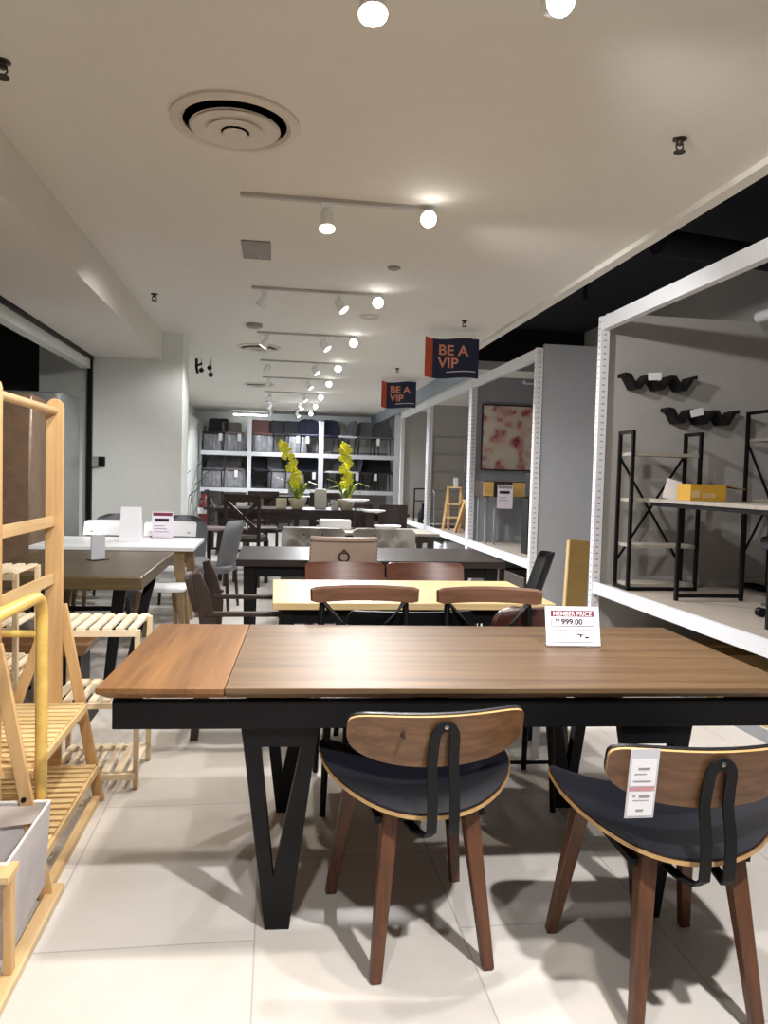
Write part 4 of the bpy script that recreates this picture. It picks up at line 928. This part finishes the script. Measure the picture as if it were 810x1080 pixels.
def orchid(label, loc, lean, n, rz=0):
    t = thing('orchid_plant', label, 'plant', loc, rz, 'yellow orchids on the counter table')
    MB().lathe([(.0, 0), (.07, 0), (.115, .11), (.12, .135), (.10, .135), (.09, .10), (0, .10)], n=20).build('pot', M['cream'], t)
    for k in range(9):
        a = R(k*40+10); ln = .20+.06*(k % 3); pts = [(.02*math.cos(a), .02*math.sin(a), .12), (ln*.5*math.cos(a), ln*.5*math.sin(a), .12+ln*.75), (ln*math.cos(a), ln*math.sin(a), .12+ln*.75+(.04 if k % 2 else -.05))]
        MB().sweep(pts, lambda i: [(-.022*(1, 1.3, .2)[i], 0), (0, -.004), (.022*(1, 1.3, .2)[i], 0), (0, .004)], side=(-math.sin(a), math.cos(a), 0)).build('leaf', M['green'], t)
    stem = [V((lean*(s**1.8), -.02*s, .12+.80*s-.08*s**4)) for s in [i/14 for i in range(15)]]
    MB().tube(stem, .006, 6).build('stem', M['green'], t)
    rr = random.Random(n)
    for k in range(n):
        s = lerp(.12, 1, k/(n-1)); i = min(13, int(s*14)); p = stem[i].lerp(stem[i+1], s*14-i) if i < 14 else stem[14]
        m = MB(); c = p+V((rr.uniform(-.055, .055), rr.uniform(-.05, .03), rr.uniform(-.03, .03)))
        for q in range(5):
            a = R(72*q+rr.uniform(0, 60)); m.ball(c+V((0.026*math.cos(a), -.008, .026*math.sin(a))), .022, 8, (1, .45, 1))
        m.ball(c+V((0, -.02, 0)), .012, 6); m.build('flower', M['yellow'], t)
orchid('yellow orchid in a cream pot, left one, its spray arching left', (.31, 9.95, .932), -.22, 26)
orchid('yellow orchid in a cream pot, right one, standing straighter', (.95, 9.95, .932), -.05, 26)
t = thing('plate_stand', 'white pedestal plate standing on the grey-topped table', 'cake stand', (.96, 8.95, .752)); MB().lathe([(0, .325), (.10, .325), (.165, .345), (.165, .353), (.10, .34), (0, .34)]).build('plate', M['white'], t); MB().tube([(0, 0, .01), (0, 0, .33)], .008, 8).build('stem', M['brass'], t); MB().lathe([(.07, 0), (.07, .008), (.01, .015), (0, .015)]).build('base', M['brass'], t)
t = thing('plate_stand', 'lower white pedestal plate right of the tall one', 'cake stand', (1.18, 9.0, .752)); MB().lathe([(0, .20), (.10, .20), (.15, .215), (.15, .225), (.10, .212), (0, .212)]).build('plate', M['white'], t); MB().tube([(0, 0, .01), (0, 0, .20)], .008, 8).build('stem', M['brass'], t); MB().lathe([(.07, 0), (.07, .008), (.01, .015), (0, .015)]).build('base', M['brass'], t)
tag(MB().lathe([(0, 0), (.09, 0), (.16, .05), (.16, .06), (.09, .015), (0, .015)]).build('serving_bowl', M['white'], loc=(1.32, 8.75, .752)), 'low white serving bowl on the grey-topped table', 'bowl')
tag(MB().box(-.18, .18, -.1, .1, 0, .11).build('grey_box', M['whitemat'], loc=(.72, 8.9, .752), bevel=.01), 'pale grey box left of the pedestal plates', 'box')
def whitebox(name, label, cat, loc, s, mm='paper', grp=None):
    return tag(MB().box(-s[0]/2, s[0]/2, -s[1]/2, s[1]/2, 0, s[2]).build(name, M[mm], loc=loc, bevel=.004), label, cat, grp)
whitebox('paper_bag', 'white paper bag on the orchid table between the orchids', 'bag', (.62, 10.2, .932), (.16, .08, .26))
t = thing('mug', 'white mug on the orchid table left of the right orchid', 'mug', (.80, 9.95, .932)); MB().lathe([(0, 0), (.05, 0), (.055, .12), (.048, .12), (.044, .01), (0, .01)], n=18).build('body', M['white'], t); MB().tube([(-.05, 0, .09), (-.085, 0, .08), (-.085, 0, .04), (-.05, 0, .03)], .007, 6).build('handle', M['white'], t)
whitebox('paper_box', 'cream box beside the left orchid pot', 'box', (.10, 9.95, .932), (.14, .1, .13), 'cream')
whitebox('white_card', 'long white card lying on a dark table before the chair rack', 'card', (-.62, 13.7, .782), (.28, .02, .10), 'paper')
whitebox('stacked_trays', 'stack of white trays on the dark table behind the left orchid', 'tray', (.10, 13.7, .782), (.34, .24, .07), 'whitemat')
whitebox('white_napkin_box', 'small white box on the orchid table left end', 'box', (-.42, 10.3, .932), (.14, .08, .05), 'paper')
small_sign('price_sign', 'pale green-grey price sign behind the left orchid', (.30, 11.8, 1.05), .16, .26, 'ink')
table('counter_table', 'dark high table behind the orchid table carrying a price sign', -.2, .7, 11.5, 12.1, 1.045, .04, 'darkwood', 'darkleg', .06)
# fire extinguisher
t = thing('fire_extinguisher', 'red fire extinguisher stand left of the chair rack', 'fire extinguisher', (-1.55, 17.6, 0))
MB().lathe([(0, .1), (.13, .1), (.13, .75), (.06, .86), (.03, .90), (0, .90)], n=20).build('cylinder', M['red'], t); MB().box(-.131, -.0, -.137, -.12, .45, .58).box(0, .131, -.137, -.12, .45, .58).build('label', M['paper'], t); MB().lathe([(.15, 0), (.15, .1), (0, .1)], n=20).build('base', M['red'], t); MB().tube([(0, 0, .9), (0, -.02, .97), (.08, -.03, .98)], .018, 8).build('valve', M['black'], t)
# dark floor plant at left pier
t = thing('floor_plant', 'dark slender leaved plant beside the white wall corner', 'plant', (-1.22, 11.2, 0))
MB().lathe([(0, 0), (.12, 0), (.15, .35), (.13, .35), (0, .33)], n=18).build('pot', M['blackmat'], t)
for k, (dx, z, dd) in enumerate(((.02, 1.05, .25), (.12, 1.22, .30), (.2, .95, .3), (.16, 1.5, .22), (-.1, 1.3, .2), (.25, 1.35, .3))):
    pts = [(0, 0, .33), (dx*.3, 0, z*.75), (dx*.8, -.05, z*.98), (dx+.14, -.08, z+.10)]
    MB().sweep(pts, lambda i: [(-.055*(.4, .8, 1.1, .15)[i], 0), (0, -.004), (.055*(.4, .8, 1.1, .15)[i], 0), (0, .004)], side=(0, 1, .3)).build('leaf', M['leaf'], t)

# ------------------------------------------------------------------ far chair rack
t = thing('storage_rack', 'big white steel rack across the far end holding chairs', 'rack', (.63, 19.0, 0))
for x, w_ in ((-1.74-.63, .06), (-.60-.63, .10), (1.11-.63, .12), (3.02-.63, .24)):
    for y in (-.55, .55): MB().box(x-w_/2, x+w_/2, y-.03, y+.03, 0, 2.55 if x < -2 else (2.68 if w_ < .2 else 2.9)).build('upright', M['kick'] if x < -2 else M['steel'], t)
for z in (1.90, 1.03):
    MB().box(-2.36, 2.36, -.585, -.53, z-.10, z).box(-2.36, 2.36, .53, .585, z-.10, z).build('beam', M['steel'], t); MB().box(-2.36, 2.36, -.53, .53, z-.03, z).build('deck', M['kick'], t)
MB().box(-2.36, 2.36, .60, .61, 0, 2.0).build('back_sheet', M['panelg'], t)
def far_chair(label, x, z, kind, rz, wrap=False):
    st = dict(
        shellgrey=dict(w=.52, seatm='greyfab', top=.84, corner=.18, curve=.10, bz=.42, square=False, legm='black', r0=.01, r1=.012),
        black=dict(w=.50, seatm='darkfab', top=.80, corner=.06, curve=.06, bz=.46, square=False, legm='black', r0=.01, r1=.012),
        navy=dict(w=.56, seatm='navyfab', top=.86, corner=.2, curve=.12, bz=.42, square=False, legm='black', r0=.01, r1=.012),
        brown=dict(w=.54, seatm='pinkfab', top=.80, corner=.08, curve=.06, bz=.44, legm='greyfab'),
        plastic=dict(w=.48, seatm='taupe', top=.72, corner=.06, curve=.05, bz=.46, legm='kick', square=False, r0=.03, r1=.03),
        white=dict(w=.50, seatm='whitemat', backm='greyfab', top=.84, corner=.18, curve=.10, bz=.42, square=False, legm='black', r0=.01, r1=.012))[kind]
    c = chair(label, (x, 18.75, z), rz, d=.48, seat=.46, st=.05, th=.03, tilt=.08, pad=.0, group='chairs stored on the far rack', **st)
    if wrap:
        m = MB(); pts = []
        for q in range(36):
            a = 2*math.pi*q/36; k = (abs(math.cos(a))**5+abs(math.sin(a))**5)**(-.2)*(1+.05*math.sin(q*2.7)+.04*math.sin(q*5.1)); pts.append((k*math.cos(a)*st['w']*.50, k*math.sin(a)*.25))
        vs = [(px, py, zz) for zz in (.01, .20, .39) for px, py in pts]
        m.add(vs, [(l*36+q, l*36+(q+1) % 36, (l+1)*36+(q+1) % 36, (l+1)*36+q) for l in range(2) for q in range(36)]).build('plastic_wrap', M['wrapfar'], c, smooth=20)
    return c
topk = [('black', -1.42), ('plastic', -1.0), ('brown', -.72+.42), ('black', .16), ('black', .50), ('navy', .84), ('navy', 1.36), ('white', 1.72), ('shellgrey', 2.25), ('shellgrey', 2.66)]
lowk = [('shellgrey', -1.42), ('plastic', -.98), ('black', -.28), ('shellgrey', .12), ('black', .46), ('navy', .84), ('white', 1.42), ('white', 1.88), ('black', 2.28), ('black', 2.68)]
nm = dict(black='black', plastic='taupe', brown='dusty brown', navy='navy', white='white-seated', shellgrey='grey round-backed')
for lvl, lst, z in (('top', topk, 1.902), ('middle', lowk, 1.032)):
    for i, (k, x) in enumerate(lst):
        o10 = ['first', 'second', 'third', 'fourth', 'fifth', 'sixth', 'seventh', 'eighth', 'ninth', 'tenth'][i]
        far_chair('%s chair stored on the %s level of the far rack, %s from its left' % (nm[k], lvl, o10), x, z, k, math.pi+R((17*i*7) % 30-15) if k not in ('white',) else R(110), wrap=(i in ((0, 1, 2, 4) if lvl == 'top' else (0, 1, 3, 4))))
# price tags fluttering on the stored chairs
for lvl, xs, z in (('upper', (-1.28, -.84, .55, .78, 2.5), 2.14), ('lower', (-.9, .95, .60, 2.0, 2.45), 1.28)):
    for i, x in enumerate(xs): tag(MB().box(-.04, .04, -.003, .003, 0, .17).build('hang_tag', M['paper'], loc=(x, 18.42, z)), 'white hang tag on a chair of the %s rack level, %s from the left' % (lvl, ords[sorted(xs).index(x)]), 'tag', 'white hang tags on the rack chairs')

# ------------------------------------------------------------------ world, view
w = bpy.data.worlds.new('world'); S.world = w; w.use_nodes = True
w.node_tree.nodes['Background'].inputs[0].default_value = (1, .97, .93, 1); w.node_tree.nodes['Background'].inputs[1].default_value = .25
S.view_settings.view_transform = 'Standard'; S.view_settings.look = 'None'; S.view_settings.gamma = 1; S.view_settings.exposure = 0
S.view_settings.use_curve_mapping = False
S.cycles.use_denoising = True; S.cycles.max_bounces = 8; S.cycles.diffuse_bounces = 5; S.cycles.glossy_bounces = 3; S.cycles.sample_clamp_indirect = 4
